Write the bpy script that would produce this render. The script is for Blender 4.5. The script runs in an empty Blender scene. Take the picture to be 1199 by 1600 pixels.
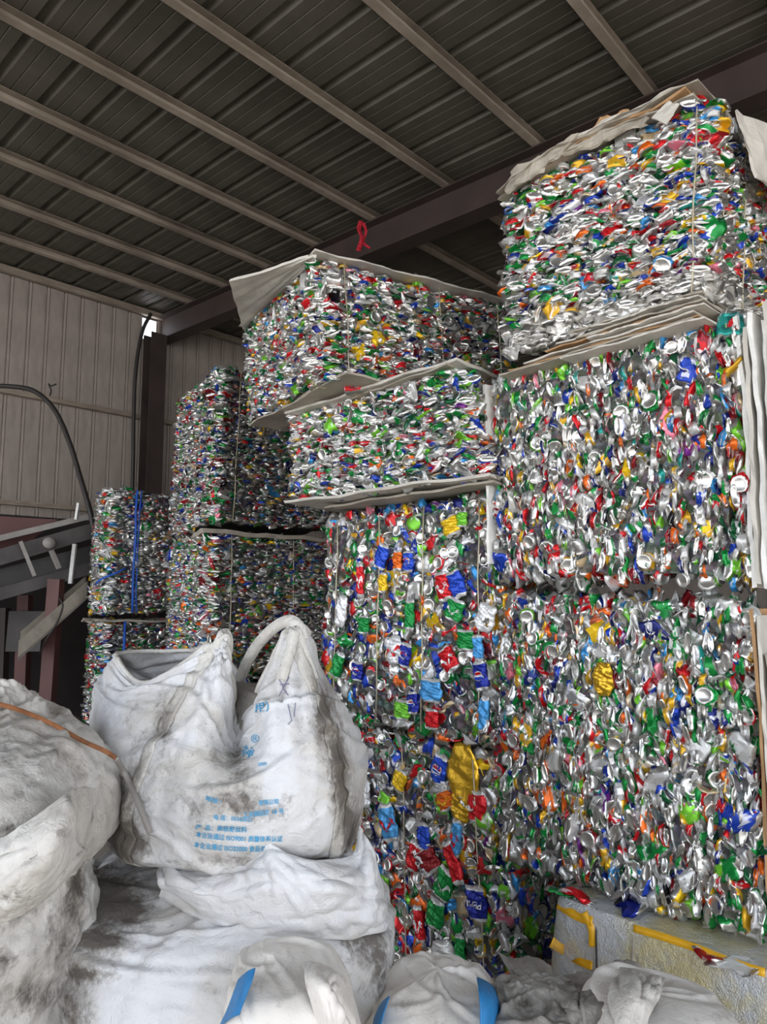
import bpy, bmesh, math, random
import numpy as np
from mathutils import Vector, Matrix
from mathutils.bvhtree import BVHTree

random.seed(7)
RNG = np.random.default_rng(11)
SC = bpy.context.scene
COL = SC.collection

# ------------------------------------------------------------------ camera, sky, sun, exposure
FPX = 1110.0                      # focal length in pixels of the 1199 x 1600 frame
PITCH = math.atan(125 / FPX)
EYE = 1.7
cam_data = bpy.data.cameras.new('camera')
cam_data.sensor_fit = 'VERTICAL'
cam_data.sensor_height = 36
cam_data.lens = 36 * FPX / 1600
cam_data.clip_start = 0.05
cam = bpy.data.objects.new('camera', cam_data)
COL.objects.link(cam)
cam.location = (0, 0, EYE)
cam.rotation_euler = (math.radians(90) + PITCH, 0, 0)
SC.camera = cam

world = bpy.data.worlds.new('sky'); SC.world = world
world.use_nodes = True
wn = world.node_tree.nodes; wl = world.node_tree.links
wn.clear()
w_out = wn.new('ShaderNodeOutputWorld'); w_bg = wn.new('ShaderNodeBackground')
w_tc = wn.new('ShaderNodeTexCoord'); w_sep = wn.new('ShaderNodeSeparateXYZ'); w_rmp = wn.new('ShaderNodeValToRGB')
wl.new(w_tc.outputs['Generated'], w_sep.inputs[0]); wl.new(w_sep.outputs['Z'], w_rmp.inputs[0])
w_rmp.color_ramp.elements[0].position = 0.0; w_rmp.color_ramp.elements[0].color = (0.96, 0.968, 0.99, 1)
w_rmp.color_ramp.elements[1].position = 0.7; w_rmp.color_ramp.elements[1].color = (0.62, 0.77, 1.0, 1)
wl.new(w_rmp.outputs[0], w_bg.inputs[0]); w_bg.inputs[1].default_value = 2.0
wl.new(w_bg.outputs[0], w_out.inputs[0])

sun_d = bpy.data.lights.new('sun', 'SUN'); sun_d.energy = 5.0; sun_d.angle = math.radians(6)
sun_d.color = (1.0, 0.93, 0.82)
sun = bpy.data.objects.new('sun', sun_d); COL.objects.link(sun)
sun.rotation_euler = Vector((-0.42, 0.38, -0.82)).to_track_quat('-Z', 'Y').to_euler()   # high, from behind on the right; the roof keeps it off the pile

SC.view_settings.view_transform = 'Standard'
SC.view_settings.look = 'None'
SC.view_settings.exposure = 0.68
SC.view_settings.gamma = 1.0
SC.view_settings.use_curve_mapping = False

# ------------------------------------------------------------------ helpers
CT, ST = math.cos(PITCH), math.sin(PITCH)
def ray(px, py):
    a = (px - 599.5) / FPX; b = (800 - py) / FPX
    return Vector((a, CT - b * ST, ST + b * CT))
def P(px, py, Y):
    r = ray(px, py); k = Y / r.y
    return Vector((r.x * k, Y, EYE + r.z * k))
def srgb(r, g, b):
    f = lambda c: (c / 255 / 12.92) if c / 255 <= 0.04045 else ((c / 255 + 0.055) / 1.055) ** 2.4
    return (f(r), f(g), f(b), 1.0)

class NT:
    def __init__(s, name):
        s.m = bpy.data.materials.new(name); s.m.use_nodes = True
        s.t = s.m.node_tree; s.t.nodes.clear()
        s.out = s.t.nodes.new('ShaderNodeOutputMaterial')
        s.b = s.t.nodes.new('ShaderNodeBsdfPrincipled')
        s.t.links.new(s.b.outputs[0], s.out.inputs[0])
    def n(s, typ, ins=None, **kw):
        nd = s.t.nodes.new('ShaderNode' + typ)
        for k, v in kw.items(): setattr(nd, k, v)
        for k, v in (ins or {}).items(): s.put(nd.inputs[k], v)
        return nd
    def put(s, sock, v):
        if isinstance(v, bpy.types.NodeSocket): s.t.links.new(v, sock)
        elif isinstance(v, bpy.types.Node): s.t.links.new(v.outputs[0], sock)
        else: sock.default_value = v
    def set(s, **kw):
        for k, v in kw.items(): s.put(s.b.inputs[k.replace('_', ' ')], v)
    def mix(s, f, a, b, mode='MIX'):
        nd = s.t.nodes.new('ShaderNodeMix'); nd.data_type = 'RGBA'; nd.blend_type = mode
        s.put(nd.inputs[0], f); s.put(nd.inputs[6], a); s.put(nd.inputs[7], b)
        return nd.outputs[2]
    def math(s, op, a, b=0.0):
        nd = s.t.nodes.new('ShaderNodeMath'); nd.operation = op
        s.put(nd.inputs[0], a); s.put(nd.inputs[1], b); return nd.outputs[0]
    def ramp(s, f, stops):
        nd = s.t.nodes.new('ShaderNodeValToRGB'); s.put(nd.inputs[0], f)
        el = nd.color_ramp.elements
        while len(el) < len(stops): el.new(0.5)
        for e, (p, c) in zip(el, stops):
            e.position = p; e.color = c if not isinstance(c, (int, float)) else (c, c, c, 1)
        return nd.outputs[0]
    def noise(s, scale, detail=4, vec=None, rough=0.55, dist=0.0):
        nd = s.t.nodes.new('ShaderNodeTexNoise')
        nd.inputs['Scale'].default_value = scale; nd.inputs['Detail'].default_value = detail
        nd.inputs['Roughness'].default_value = rough; nd.inputs['Distortion'].default_value = dist
        if vec is not None: s.put(nd.inputs['Vector'], vec)
        return nd.outputs[0]
    def bump(s, h, strength=0.3, dist=0.01, normal=None):
        nd = s.t.nodes.new('ShaderNodeBump'); nd.inputs['Strength'].default_value = strength
        nd.inputs['Distance'].default_value = dist; s.put(nd.inputs['Height'], h)
        if normal is not None: s.put(nd.inputs['Normal'], normal)
        return nd.outputs[0]
    def coord(s, which='Object', scale=None):
        tc = s.t.nodes.new('ShaderNodeTexCoord'); v = tc.outputs[which]
        if scale:
            mp = s.t.nodes.new('ShaderNodeMapping'); mp.inputs['Scale'].default_value = scale
            s.t.links.new(v, mp.inputs[0]); v = mp.outputs[0]
        return v

def simple_mat(name, col, rough=0.6, metal=0.0, var=0.25, scale=6, bump=0.15, stretch=None):
    m = NT(name); c = m.coord('Object', stretch)
    n1 = m.noise(scale, 5, c)
    dark = tuple(x * (1 - var) for x in col[:3]) + (1,)
    lite = tuple(min(1, x * (1 + var)) for x in col[:3]) + (1,)
    m.set(Base_Color=m.ramp(n1, [(0.3, dark), (0.7, lite)]), Roughness=rough, Metallic=metal)
    if bump: m.set(Normal=m.bump(m.noise(scale * 6, 4, c), bump, 0.004))
    return m.m

def link(name, mesh, mat=None, parent=None, loc=None):
    o = bpy.data.objects.new(name, mesh); COL.objects.link(o)
    if mat and not mesh.materials: mesh.materials.append(mat)
    if parent: o.parent = parent
    if loc is not None: o.location = loc
    return o
def tag(o, label=None, cat=None, group=None, kind=None):
    if label: o['label'] = label
    if cat: o['category'] = cat
    if group: o['group'] = group
    if kind: o['kind'] = kind
    return o
def empty(name, loc, label=None, cat=None, group=None, kind=None):
    o = bpy.data.objects.new(name, None); COL.objects.link(o); o.location = loc
    o.empty_display_size = 0.1
    return tag(o, label, cat, group, kind)
def mesh_np(name, V, F, smooth=True):
    """V (n,3) array, F list of faces or (m,k) array"""
    me = bpy.data.meshes.new(name)
    if isinstance(F, np.ndarray):
        k = F.shape[1]
        me.vertices.add(len(V)); me.vertices.foreach_set('co', np.asarray(V, np.float32).ravel())
        me.loops.add(F.size); me.loops.foreach_set('vertex_index', F.astype(np.int32).ravel())
        me.polygons.add(len(F)); me.polygons.foreach_set('loop_start', np.arange(0, F.size, k, dtype=np.int32))
        me.update(calc_edges=True); me.validate()
    else:
        me.from_pydata([tuple(v) for v in V], [], F); me.update()
    me.polygons.foreach_set('use_smooth', [smooth] * len(me.polygons))
    return me
class MB:
    """collects boxes, prisms and tubes into one mesh; points are world, build() makes them local to the parent"""
    def __init__(s): s.v = []; s.f = []
    def hexa(s, c8):
        b = len(s.v); s.v += [Vector(c) for c in c8]
        for q in ((0, 3, 2, 1), (4, 5, 6, 7), (0, 1, 5, 4), (1, 2, 6, 5), (2, 3, 7, 6), (3, 0, 4, 7)):
            s.f.append(tuple(b + i for i in q))
        return s
    def beam(s, a, b, w, h, up=Vector((0, 0, 1))):
        a = Vector(a); b = Vector(b); d = (b - a).normalized()
        sx = d.cross(up).normalized() * w / 2; sy = sx.normalized().cross(d) * h / 2
        s.hexa([a - sx - sy, a + sx - sy, b + sx - sy, b - sx - sy, a - sx + sy, a + sx + sy, b + sx + sy, b - sx + sy])
        return s
    def tube(s, pts, r, n=8, cap=True):
        pts = [Vector(p) for p in pts]; rings = []
        prev = None
        for i, p in enumerate(pts):
            d = (pts[min(i + 1, len(pts) - 1)] - pts[max(i - 1, 0)]).normalized()
            a = (prev - d * prev.dot(d)) if prev is not None else d.cross(Vector((0.31, 0.2, 0.93)))
            a.normalize(); prev = a; bb = d.cross(a)
            rr = r[i] if isinstance(r, (list, tuple)) else r
            rings.append(len(s.v))
            for k in range(n):
                t = 2 * math.pi * k / n
                s.v.append(p + (a * math.cos(t) + bb * math.sin(t)) * rr)
        for i in range(len(rings) - 1):
            for k in range(n):
                k2 = (k + 1) % n
                s.f.append((rings[i] + k, rings[i] + k2, rings[i + 1] + k2, rings[i + 1] + k))
        if cap:
            s.f.append(tuple(rings[0] + k for k in reversed(range(n))))
            s.f.append(tuple(rings[-1] + k for k in range(n)))
        return s
    def prism(s, pts, thick):
        """polygon of 3D points extruded by vector thick"""
        b = len(s.v); n = len(pts)
        s.v += [Vector(p) for p in pts] + [Vector(p) + Vector(thick) for p in pts]
        s.f.append(tuple(b + i for i in reversed(range(n)))); s.f.append(tuple(b + n + i for i in range(n)))
        for i in range(n):
            j = (i + 1) % n; s.f.append((b + i, b + j, b + n + j, b + n + i))
        return s
    def build(s, name, mat, parent=None, smooth=False):
        o = parent; off = Vector((0, 0, 0))
        while o: off += o.location; o = o.parent
        me = mesh_np(name, [v - off for v in s.v], s.f, smooth)
        bm = bmesh.new(); bm.from_mesh(me); bmesh.ops.recalc_face_normals(bm, faces=bm.faces); bm.to_mesh(me); bm.free()
        return link(name, me, mat, parent)
def crom(pts, n):
    pts = [Vector(p) for p in pts]; q = [pts[0] * 2 - pts[1]] + pts + [pts[-1] * 2 - pts[-2]]
    out = []
    for i in range(len(pts) - 1):
        a, b, c, d = q[i:i + 4]
        for k in range(n):
            t = k / n
            out.append(0.5 * ((2 * b) + (c - a) * t + (2 * a - 5 * b + 4 * c - d) * t * t + (3 * b - a - 3 * c + d) * t ** 3))
    return out + [pts[-1]]

# ------------------------------------------------------------------ materials
M = {}
def mk_sheet(name, base, grime, stretch):
    m = NT(name); c = m.coord('Object', stretch)
    n1 = m.noise(1.2, 6, m.coord('Object')); n2 = m.noise(5, 5, c)
    col = m.mix(m.ramp(n1, [(0.35, 0), (0.7, 1)]), base, grime)
    col = m.mix(m.math('MULTIPLY', m.ramp(n2, [(0.4, 0), (0.75, 1)]), 0.5), col, tuple(x * 0.62 for x in grime[:3]) + (1,))
    m.set(Base_Color=col, Roughness=0.55, Metallic=0.0, Normal=m.bump(n2, 0.15, 0.004))
    return m.m
M['wall'] = mk_sheet('painted_wall_sheet', srgb(182, 170, 160), srgb(158, 147, 138), (2, 2, 0.6))
M['roof'] = mk_sheet('roof_sheet_underside', srgb(106, 102, 91), srgb(82, 77, 68), (1, 1, 1))
M['purlin'] = mk_sheet('galvanised_purlin', srgb(180, 166, 150), srgb(128, 116, 103), (1, 1, 6))
M['rafter'] = simple_mat('dark_red_oxide_steel', srgb(66, 54, 50), 0.6, 0, 0.25, 3)
M['dark_steel'] = simple_mat('dark_steel', srgb(74, 70, 68), 0.55, 0.2, 0.3, 5)
M['redsteel'] = simple_mat('red_oxide_plate', srgb(96, 62, 58), 0.6, 0, 0.2, 4)
M['pale_steel'] = simple_mat('pale_dusty_steel', srgb(150, 145, 140), 0.6, 0.1, 0.25, 5)
M['black'] = simple_mat('black_rubber', srgb(48, 44, 42), 0.5, 0, 0.2, 8)
M['shade_wall'] = simple_mat('lower_wall_painted_shade', srgb(52, 47, 45), 0.7, 0, 0.3, 2)  # darkness low on the wall, put into the colour
M['concrete'] = simple_mat('dusty_concrete', srgb(150, 140, 127), 0.85, 0, 0.25, 1.5, 0.3)
M['rust'] = simple_mat('rusty_iron', srgb(150, 98, 62), 0.8, 0.1, 0.45, 14, 0.5)
M['wire'] = simple_mat('pale_strapping_wire', srgb(196, 186, 160), 0.45, 0.3, 0.15, 20, 0)
M['blue_rope'] = simple_mat('blue_twine', srgb(40, 92, 190), 0.6, 0, 0.2, 40, 0.3)
M['red_cloth'] = simple_mat('red_ribbon_cloth', srgb(190, 30, 50), 0.7, 0, 0.2, 10)
M['card_white'] = simple_mat('grey_white_board', srgb(205, 200, 190), 0.65, 0, 0.14, 9, 0.35)
M['card_brown'] = simple_mat('brown_cardboard', srgb(176, 138, 98), 0.8, 0, 0.2, 9, 0.3)
M['card_grey'] = simple_mat('worn_grey_board', srgb(170, 162, 148), 0.7, 0, 0.22, 8, 0.35)
M['foam'] = simple_mat('foam_white_sheet', srgb(232, 231, 226), 0.5, 0, 0.08, 10, 0.3, (1, 1, 4))
M['blue_print'] = simple_mat('blue_print_ink', srgb(70, 160, 205), 0.6, 0, 0.2, 60, 0)
M['ink_dark'] = simple_mat('faded_marker_ink', srgb(120, 120, 150), 0.6, 0, 0.2, 60, 0)
M['blue_tape'] = simple_mat('blue_woven_stripe', srgb(38, 120, 178), 0.5, 0, 0.15, 30, 0.2)

def can_material(name, per_object):
    m = NT(name)
    at = m.n('Attribute', attribute_name='tint'); uv = m.n('Attribute', attribute_name='luv')
    if per_object:
        oi = m.n('ObjectInfo'); prim = oi.outputs['Color']
        off = m.n('VectorMath', operation='SCALE'); m.put(off.inputs[0], (17.0, 9.0, 5.0)); m.put(off.inputs[3], oi.outputs['Random'])
        vec = m.n('VectorMath', operation='ADD'); m.put(vec.inputs[0], uv.outputs['Vector']); m.put(vec.inputs[1], off.outputs[0])
        v = vec.outputs[0]
    else:
        prim = at.outputs['Color']; v = uv.outputs['Vector']
    pat = m.ramp(m.noise(26, 1.5, v, 0.5, 0.6), [(0.585, 0), (0.62, 1)])
    pat2 = m.ramp(m.noise(15, 1, v, 0.5, 0.0), [(0.63, 0), (0.65, 1)])
    col = m.mix(m.math('MULTIPLY', pat, 0.72), prim, srgb(226, 226, 228))
    col = m.mix(m.math('MULTIPLY', pat2, 0.75), col, m.mix(0.75, prim, (0.01, 0.012, 0.03, 1)))
    lab = m.ramp(at.outputs['Alpha'], [(0.45, 0), (0.55, 1)])
    silver = srgb(208, 206, 201)
    col = m.mix(lab, silver, col)
    m.set(Base_Color=col, Metallic=m.math('SUBTRACT', 0.84, m.math('MULTIPLY', lab, 0.42)),
          Roughness=m.math('ADD', 0.29, m.math('MULTIPLY', lab, 0.06)))
    m.set(Normal=m.bump(m.noise(70, 3, v), 0.22, 0.004))
    return m.m
M['can_obj'] = can_material('printed_can_aluminium', True)
M['can_mix'] = can_material('printed_can_aluminium_mixed', False)
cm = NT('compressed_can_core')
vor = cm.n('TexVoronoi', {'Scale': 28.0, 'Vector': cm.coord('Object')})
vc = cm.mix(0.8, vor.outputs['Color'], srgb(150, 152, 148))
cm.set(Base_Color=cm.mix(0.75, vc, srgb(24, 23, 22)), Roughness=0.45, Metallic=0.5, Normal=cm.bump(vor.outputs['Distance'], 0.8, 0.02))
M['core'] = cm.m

def cloth_material(name, base, grime, dirt_col, relief=0.75):
    m = NT(name); c = m.coord('Object')
    at = m.n('Attribute', attribute_name='dirt')
    n1 = m.noise(4, 7, c, 0.6, 0.6); n2 = m.noise(24, 6, c, 0.65, 0.4); n3 = m.noise(90, 4, c, 0.7)
    col = m.mix(m.math('MULTIPLY', m.ramp(n1, [(0.42, 0), (0.66, 1)]), 0.7), base, grime)
    d = m.math('ADD', at.outputs['Fac'], m.math('MULTIPLY', m.math('SUBTRACT', n2, 0.5), 2.0))
    d = m.math('ADD', d, m.math('MULTIPLY', m.math('SUBTRACT', n3, 0.5), 1.0))
    d = m.math('ADD', d, m.math('MULTIPLY', m.math('SUBTRACT', n1, 0.5), 0.9))
    col = m.mix(m.ramp(d, [(0.22, 0), (0.95, 0.9)]), col, dirt_col)
    rg = m.t.nodes.new('ShaderNodeTexNoise'); rg.noise_type = 'RIDGED_MULTIFRACTAL'; rg.inputs['Scale'].default_value = 5.5
    rg.inputs['Detail'].default_value = 4; rg.inputs['Distortion'].default_value = 0.9; rg.inputs['Roughness'].default_value = 0.5
    m.put(rg.inputs['Vector'], m.coord('Object', (1.0, 1.0, 0.55)))
    h = m.math('ADD', m.math('MULTIPLY', rg.outputs[0], 0.28), m.math('MULTIPLY', m.noise(22, 5, c, 0.65, 0.8), 0.5))
    h = m.math('ADD', h, m.math('MULTIPLY', n3, 0.10))
    m.set(Base_Color=col, Roughness=0.5, Normal=m.bump(h, relief, 0.022))
    m.b.inputs['Specular IOR Level'].default_value = 0.35
    return m.m
M['bag'] = cloth_material('white_woven_bag', srgb(222, 222, 223), srgb(192, 184, 172), srgb(92, 84, 76))
M['bag_warm'] = cloth_material('greyed_woven_bag', srgb(218, 214, 207), srgb(172, 163, 152), srgb(84, 76, 68))
M['sack'] = cloth_material('clean_woven_sack', srgb(236, 230, 222), srgb(216, 208, 198), srgb(150, 138, 126), 0.35)
M['band'] = cloth_material('bag_webbing', srgb(214, 211, 204), srgb(176, 169, 158), srgb(100, 92, 84))
M['tarp'] = cloth_material('grey_plastic_film', srgb(158, 153, 146), srgb(108, 103, 96), srgb(58, 52, 48))

# ------------------------------------------------------------------ the shed: floor, walls, roof, steelwork
UA = math.radians(43)
U = Vector((math.sin(UA), math.cos(UA), 0)); NV = Vector((U.y, -U.x, 0))     # along the left wall / away from it
O0 = Vector((-2.818, 8.5, 0)); EAVE = 5.073
def W(t, s, z): return O0 + U * t + NV * s + Vector((0, 0, z))
def roof_z(s): return EAVE - 0.03 * s

fl = MB(); fl.hexa([W(-14, -0.3, -0.2), W(9, -0.3, -0.2), W(9, 16, -0.2), W(-14, 16, -0.2), W(-14, -0.3, 0), W(9, -0.3, 0), W(9, 16, 0), W(-14, 16, 0)])
tag(fl.build('floor', M['concrete']), kind='structure')

wall = empty('wall_left', W(0, 0, 0), kind='structure')
PW = 0.19; T0 = -8.17
LOW = 2.50
meshes = {}
def wall_panel(t, z0, z1, mat, name='wall_panel', parent=wall, w=PW):
    key = (round(z1 - z0, 3), mat.name, w, name)
    if key not in meshes:
        prof = [(0, 0), (0.004, -0.018), (0.013, -0.018), (0.017, 0.0), (0.034, 0.002), (0.037, -0.012), (0.043, -0.012), (0.046, 0), (w, 0)]
        V = []; F = []
        for z in (0, z1 - z0):
            for (a, b) in prof: V.append(U * a + NV * b + Vector((0, 0, z)))
            for (a, b) in reversed(prof): V.append(U * a + NV * (b - 0.006) + Vector((0, 0, z)))
        n = len(prof) * 2
        for i in range(n): F.append((i, (i + 1) % n, n + (i + 1) % n, n + i))
        F.append(tuple(reversed(range(n)))); F.append(tuple(range(n, 2 * n)))
        me = mesh_np(name, V, F, False); me.materials.append(mat); meshes[key] = me
    return link(name, meshes[key], None, parent, U * t + Vector((0, 0, z0)))
t = T0
while t < 6.3:
    gap = -0.26 < t < -0.1            # the hole under the eave beside the column, where daylight comes in
    wall_panel(t, LOW, EAVE - (0.30 if gap else 0.02), M['wall'])
    t += PW
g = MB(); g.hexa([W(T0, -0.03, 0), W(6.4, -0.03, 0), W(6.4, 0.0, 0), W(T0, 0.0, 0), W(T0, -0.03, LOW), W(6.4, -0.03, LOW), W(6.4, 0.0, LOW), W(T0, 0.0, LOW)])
g.build('lower_wall_shade_sheet', M['shade_wall'], wall)  # added dark sheet standing in for the darkness behind the conveyor
for z in (3.78, 2.62):
    MB().beam(W(T0, 0.065, z), W(6.4, 0.045, z), 0.07, 0.05).build('girt', M['purlin'], wall)
MB().beam(W(T0, 0.04, EAVE + 0.02), W(6.4, 0.04, EAVE + 0.02), 0.06, 0.07).build('eave_beam', M['purlin'], wall)
MB().hexa([W(T0, -0.03, EAVE - .03), W(0.0, -0.03, EAVE - .03), W(0.0, -0.01, EAVE - .03), W(T0, -0.01, EAVE - .03), W(T0, -0.03, EAVE + .128), W(0.0, -0.03, EAVE + .128), W(0.0, -0.01, EAVE + .128), W(T0, -0.01, EAVE + .128)]).build('eave_light_stop', M['roof'], wall)  # added strip that stops sky light leaking in between wall and roof
MB().hexa([W(0.0, -0.03, EAVE - .03), W(6.4, -0.03, EAVE - .03), W(6.4, -0.01, EAVE - .03), W(0.0, -0.01, EAVE - .03), W(0.0, -0.03, EAVE + .128), W(6.4, -0.03, EAVE + .128), W(6.4, -0.01, EAVE + .128), W(0.0, -0.01, EAVE + .128)]).build('eave_light_stop', M['roof'], wall)  # same added light stop, beyond the column
bw = MB(); bw.hexa([W(6.4, -0.1, 0), W(6.45, -0.1, 0), W(6.45, 12, 0), W(6.4, 12, 0), W(6.4, -0.1, EAVE + .1), W(6.45, -0.1, EAVE + .1), W(6.45, 12, 4.9), W(6.4, 12, 4.9)])
back = empty('wall_back', W(6.4, 0, 0), kind='structure'); bw.build('cladding', M['wall'], back)
rw = MB(); rw.hexa([W(-1.0, 12, 0), W(6.45, 12, 0), W(6.45, 12.05, 0), W(-1.0, 12.05, 0), W(-1.0, 12, 4.85), W(6.45, 12, 4.85), W(6.45, 12.05, 4.85), W(-1.0, 12.05, 4.85)])
right = empty('wall_right', W(0, 12, 0), kind='structure'); rw.build('cladding', M['wall'], right)

ceil = empty('ceiling', W(0, 0, EAVE), kind='structure')
RW = 0.30; S1 = 12.0
prof = [(0, 0), (0.015, 0.03), (0.05, 0.03), (0.065, 0), (0.13, 0), (0.136, 0.006), (0.142, 0), (0.22, 0), (0.226, 0.006), (0.232, 0), (RW, 0)]
V = []; F = []
for s in (-0.02, S1):
    z = -0.03 * s + 0.082
    for (a, b) in prof: V.append(U * a + NV * s + Vector((0, 0, z + b)))
    for (a, b) in reversed(prof): V.append(U * a + NV * s + Vector((0, 0, z + b + 0.004)))
n = len(prof) * 2
for i in range(n): F.append((i, (i + 1) % n, n + (i + 1) % n, n + i))
F.append(tuple(reversed(range(n)))); F.append(tuple(range(n, 2 * n)))
rp = mesh_np('roof_panel', V, F, False); rp.materials.append(M['roof'])
t = -8.6
while t < 6.4:
    link('roof_panel', rp, None, ceil, U * t); t += RW
def purlin(s):
    z = roof_z(s)
    w, h, k = 0.06, 0.075, 0.004
    m = MB()
    a0, a1 = -8.6, 6.4
    # C-section: bottom flange, web, top flange, lip
    for (ds, dz, ww, hh) in ((0, k / 2, w, k), (-w / 2 + k / 2, h / 2, k, h), (0, h - k / 2, w, k), (w / 2 - k / 2, 0.012, k, 0.02)):
        m.beam(W(a0, s + ds, z + dz), W(a1, s + ds, z + dz), ww, hh)
    return m.build('purlin', M['purlin'], ceil)
for s in (0.75, 1.47, 2.22, 2.97, 3.73, 4.55, 5.38, 6.21, 7.03, 7.86, 8.7, 9.5, 10.3, 11.1): purlin(s)
def rafter(t):
    r = MB()
    for (dt, z0, z1, w) in ((0, -0.012, 0.0, 0.18), (0, -0.29, -0.012, 0.01), (0, -0.302, -0.29, 0.18)):
        a, b = -0.05, S1
        r.hexa([W(t - w / 2, a, roof_z(a) + z0), W(t + w / 2, a, roof_z(a) + z0), W(t + w / 2, b, roof_z(b) + z0), W(t - w / 2, b, roof_z(b) + z0),
                W(t - w / 2, a, roof_z(a) + z1), W(t + w / 2, a, roof_z(a) + z1), W(t + w / 2, b, roof_z(b) + z1), W(t - w / 2, b, roof_z(b) + z1)])
    return r.build('rafter', M['rafter'], ceil)
rafter(0.06); rafter(5.9); rafter(-5.8)

def column(t, s, label):
    c = empty('steel_column', W(t, s, 0), label, 'column')
    m = MB()
    top = roof_z(s) - 0.305
    for (dt, ds, wt, ws) in ((0, -0.09, 0.2, 0.012), (0, 0.09, 0.2, 0.012), (0, 0, 0.012, 0.17)):
        a = W(t + dt - wt / 2, s + ds - ws / 2, 0)
        q = [a, a + U * wt, a + U * wt + NV * ws, a + NV * ws]
        m.hexa(q + [p + Vector((0, 0, top)) for p in q])
    m.build('shaft', M['rafter'], c)
    a = W(t - 0.16, s - 0.16, 0); q = [a, a + U * .32, a + U * .32 + NV * .32, a + NV * .32]
    MB().hexa(q + [p + Vector((0, 0, .02)) for p in q]).build('base_plate', M['rafter'], c)
    return c
column(-0.14, 0.24, 'dark red-brown steel column standing against the ribbed left wall')

# hoses, cable and ribbon on the wall
h = MB().tube(crom([P(-30, 603, 6.4), P(20, 604, 6.35), P(55, 612, 6.3), P(85, 640, 6.25), P(108, 690, 6.2), P(125, 745, 6.15), P(141, 800, 6.1), P(150, 850, 6.1)], 6), 0.022, 10)
tag(h.build('arched_hose', M['black'], smooth=True), 'dark thick hose arching across the ribbed wall above the conveyor', 'hose')
h = MB().tube(crom([P(236, 490, 8.2), P(222, 520, 8.15), P(212, 580, 8.1), P(209, 650, 8.1), P(208, 720, 8.1), P(206, 790, 8.1)], 6), 0.022, 8)
tag(h.build('hanging_cable', M['black'], smooth=True), 'dark cable hanging straight down the wall beside the steel column', 'cable')
h = MB().tube(crom([P(88, 600, 7.3), P(80, 603, 7.28), P(76, 600, 7.3), P(80, 610, 7.3), P(78, 618, 7.35)], 5), 0.008, 6)
tag(h.build('wire_offcut', M['black'], smooth=True), 'short twisted wire sticking out above the upper wall rail', 'wire')
rb = empty('red_ribbon', P(563, 350, 5.9), 'red cloth ribbon tied and hanging from the dark roof rafter', 'ribbon')
def strip(pts, wvec, nm, mat, parent, thick=0.002):
    m = MB(); pts = crom(pts, 4)
    for a, b in zip(pts[:-1], pts[1:]):
        tv = Vector((0, thick, 0)); m.hexa([a - wvec, a + wvec, b + wvec, b - wvec, a - wvec + tv, a + wvec + tv, b + wvec + tv, b - wvec + tv])
    return m.build(nm, mat, parent, True)
strip([P(565, 345, 5.62), P(561, 358, 5.6), P(566, 372, 5.58), P(560, 392, 5.6)], Vector((0.018, 0.01, 0)), 'tail', M['red_cloth'], rb)
strip([P(568, 348, 5.61), P(572, 362, 5.6), P(568, 378, 5.61), P(578, 388, 5.62)], Vector((0.012, -0.008, 0)), 'tail', M['red_cloth'], rb)

# the dark inclined conveyor in front of the left wall
cv = empty('inclined_conveyor', (-3.1, 6.0, 0), 'dark steel inclined conveyor frame under the ribbed wall on the left', 'conveyor')
def bp(a, b, w, h_, nm, mat): return MB().beam(a, b, w, h_).build(nm, mat, cv)
def ext(a, b_, k=2.1): return b_ + (a - b_) * k
bp(ext(P(-120, 905, 5.6), P(170, 822, 6.3)), P(170, 822, 6.3), 0.06, 0.13, 'upper_rail', M['dark_steel'])
bp(ext(P(-120, 962, 5.6), P(170, 880, 6.3)), P(170, 880, 6.3), 0.06, 0.10, 'lower_rail', M['dark_steel'])
bp(ext(P(-120, 870, 5.9), P(170, 800, 6.6)), P(170, 800, 6.6), 0.05, 0.05, 'far_rail', M['pale_steel'])
bp(P(32, 846, 5.83), P(54, 900, 5.88), 0.03, 0.03, 'diagonal_brace', M['pale_steel'])
bp(P(-40, 880, 5.83), P(-10, 920, 5.88), 0.03, 0.03, 'diagonal_brace', M['pale_steel'])
bp(P(117, 850, 6.1), P(110, 912, 6.1), 0.03, 0.03, 'post_plate', M['foam'])
bp(P(123, 786, 6.1), P(119, 812, 6.1), 0.035, 0.02, 'post_plate', M['foam'])
MB().tube([P(76, 848, 5.75), P(80, 850, 6.1)], 0.045, 14).build('roller', M['pale_steel'], cv, True)
bp(P(80, 860, 5.85), P(92, 888, 5.9), 0.04, 0.03, 'roller_arm', M['pale_steel'])
MB().prism([P(-140, 925, 5.75), P(170, 845, 6.45), P(170, 885, 6.45), P(-140, 965, 5.75)], (0, 0.02, 0)).build('side_plate', M['black'], cv)
q_ = ext(P(-120, 962, 5.6), P(170, 880, 6.3), 1.9); bp(q_, (q_.x, q_.y, 0), 0.10, 0.10, 'support_leg', M['redsteel'])
q_ = ext(P(-120, 962, 5.6), P(170, 880, 6.3), 1.3); bp(q_, (q_.x, q_.y, 0), 0.10, 0.10, 'support_leg', M['redsteel'])
bp(P(88, 905, 5.9), (P(70, 1110, 5.9).x, 5.9, 0.0), 0.10, 0.10, 'support_leg', M['redsteel'])
bp(P(40, 930, 6.5), (P(35, 1110, 6.5).x, 6.5, 0.0), 0.10, 0.10, 'support_leg', M['redsteel'])
bp(P(5, 950, 6.8), (P(0, 1110, 6.8).x, 6.8, 0.0), 0.10, 0.10, 'support_leg', M['rafter'])
hp = MB().hexa([P(-60, 862, 6.15), P(28, 860, 6.4), P(20, 860, 6.75), P(-60, 862, 6.5), P(-60, 803, 6.15), P(92, 812, 6.5), P(80, 812, 6.85), P(-60, 803, 6.5)])
tag(hp.build('feed_hopper', M['redsteel']), 'dull red-brown steel hopper behind the top of the conveyor', 'hopper')
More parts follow.
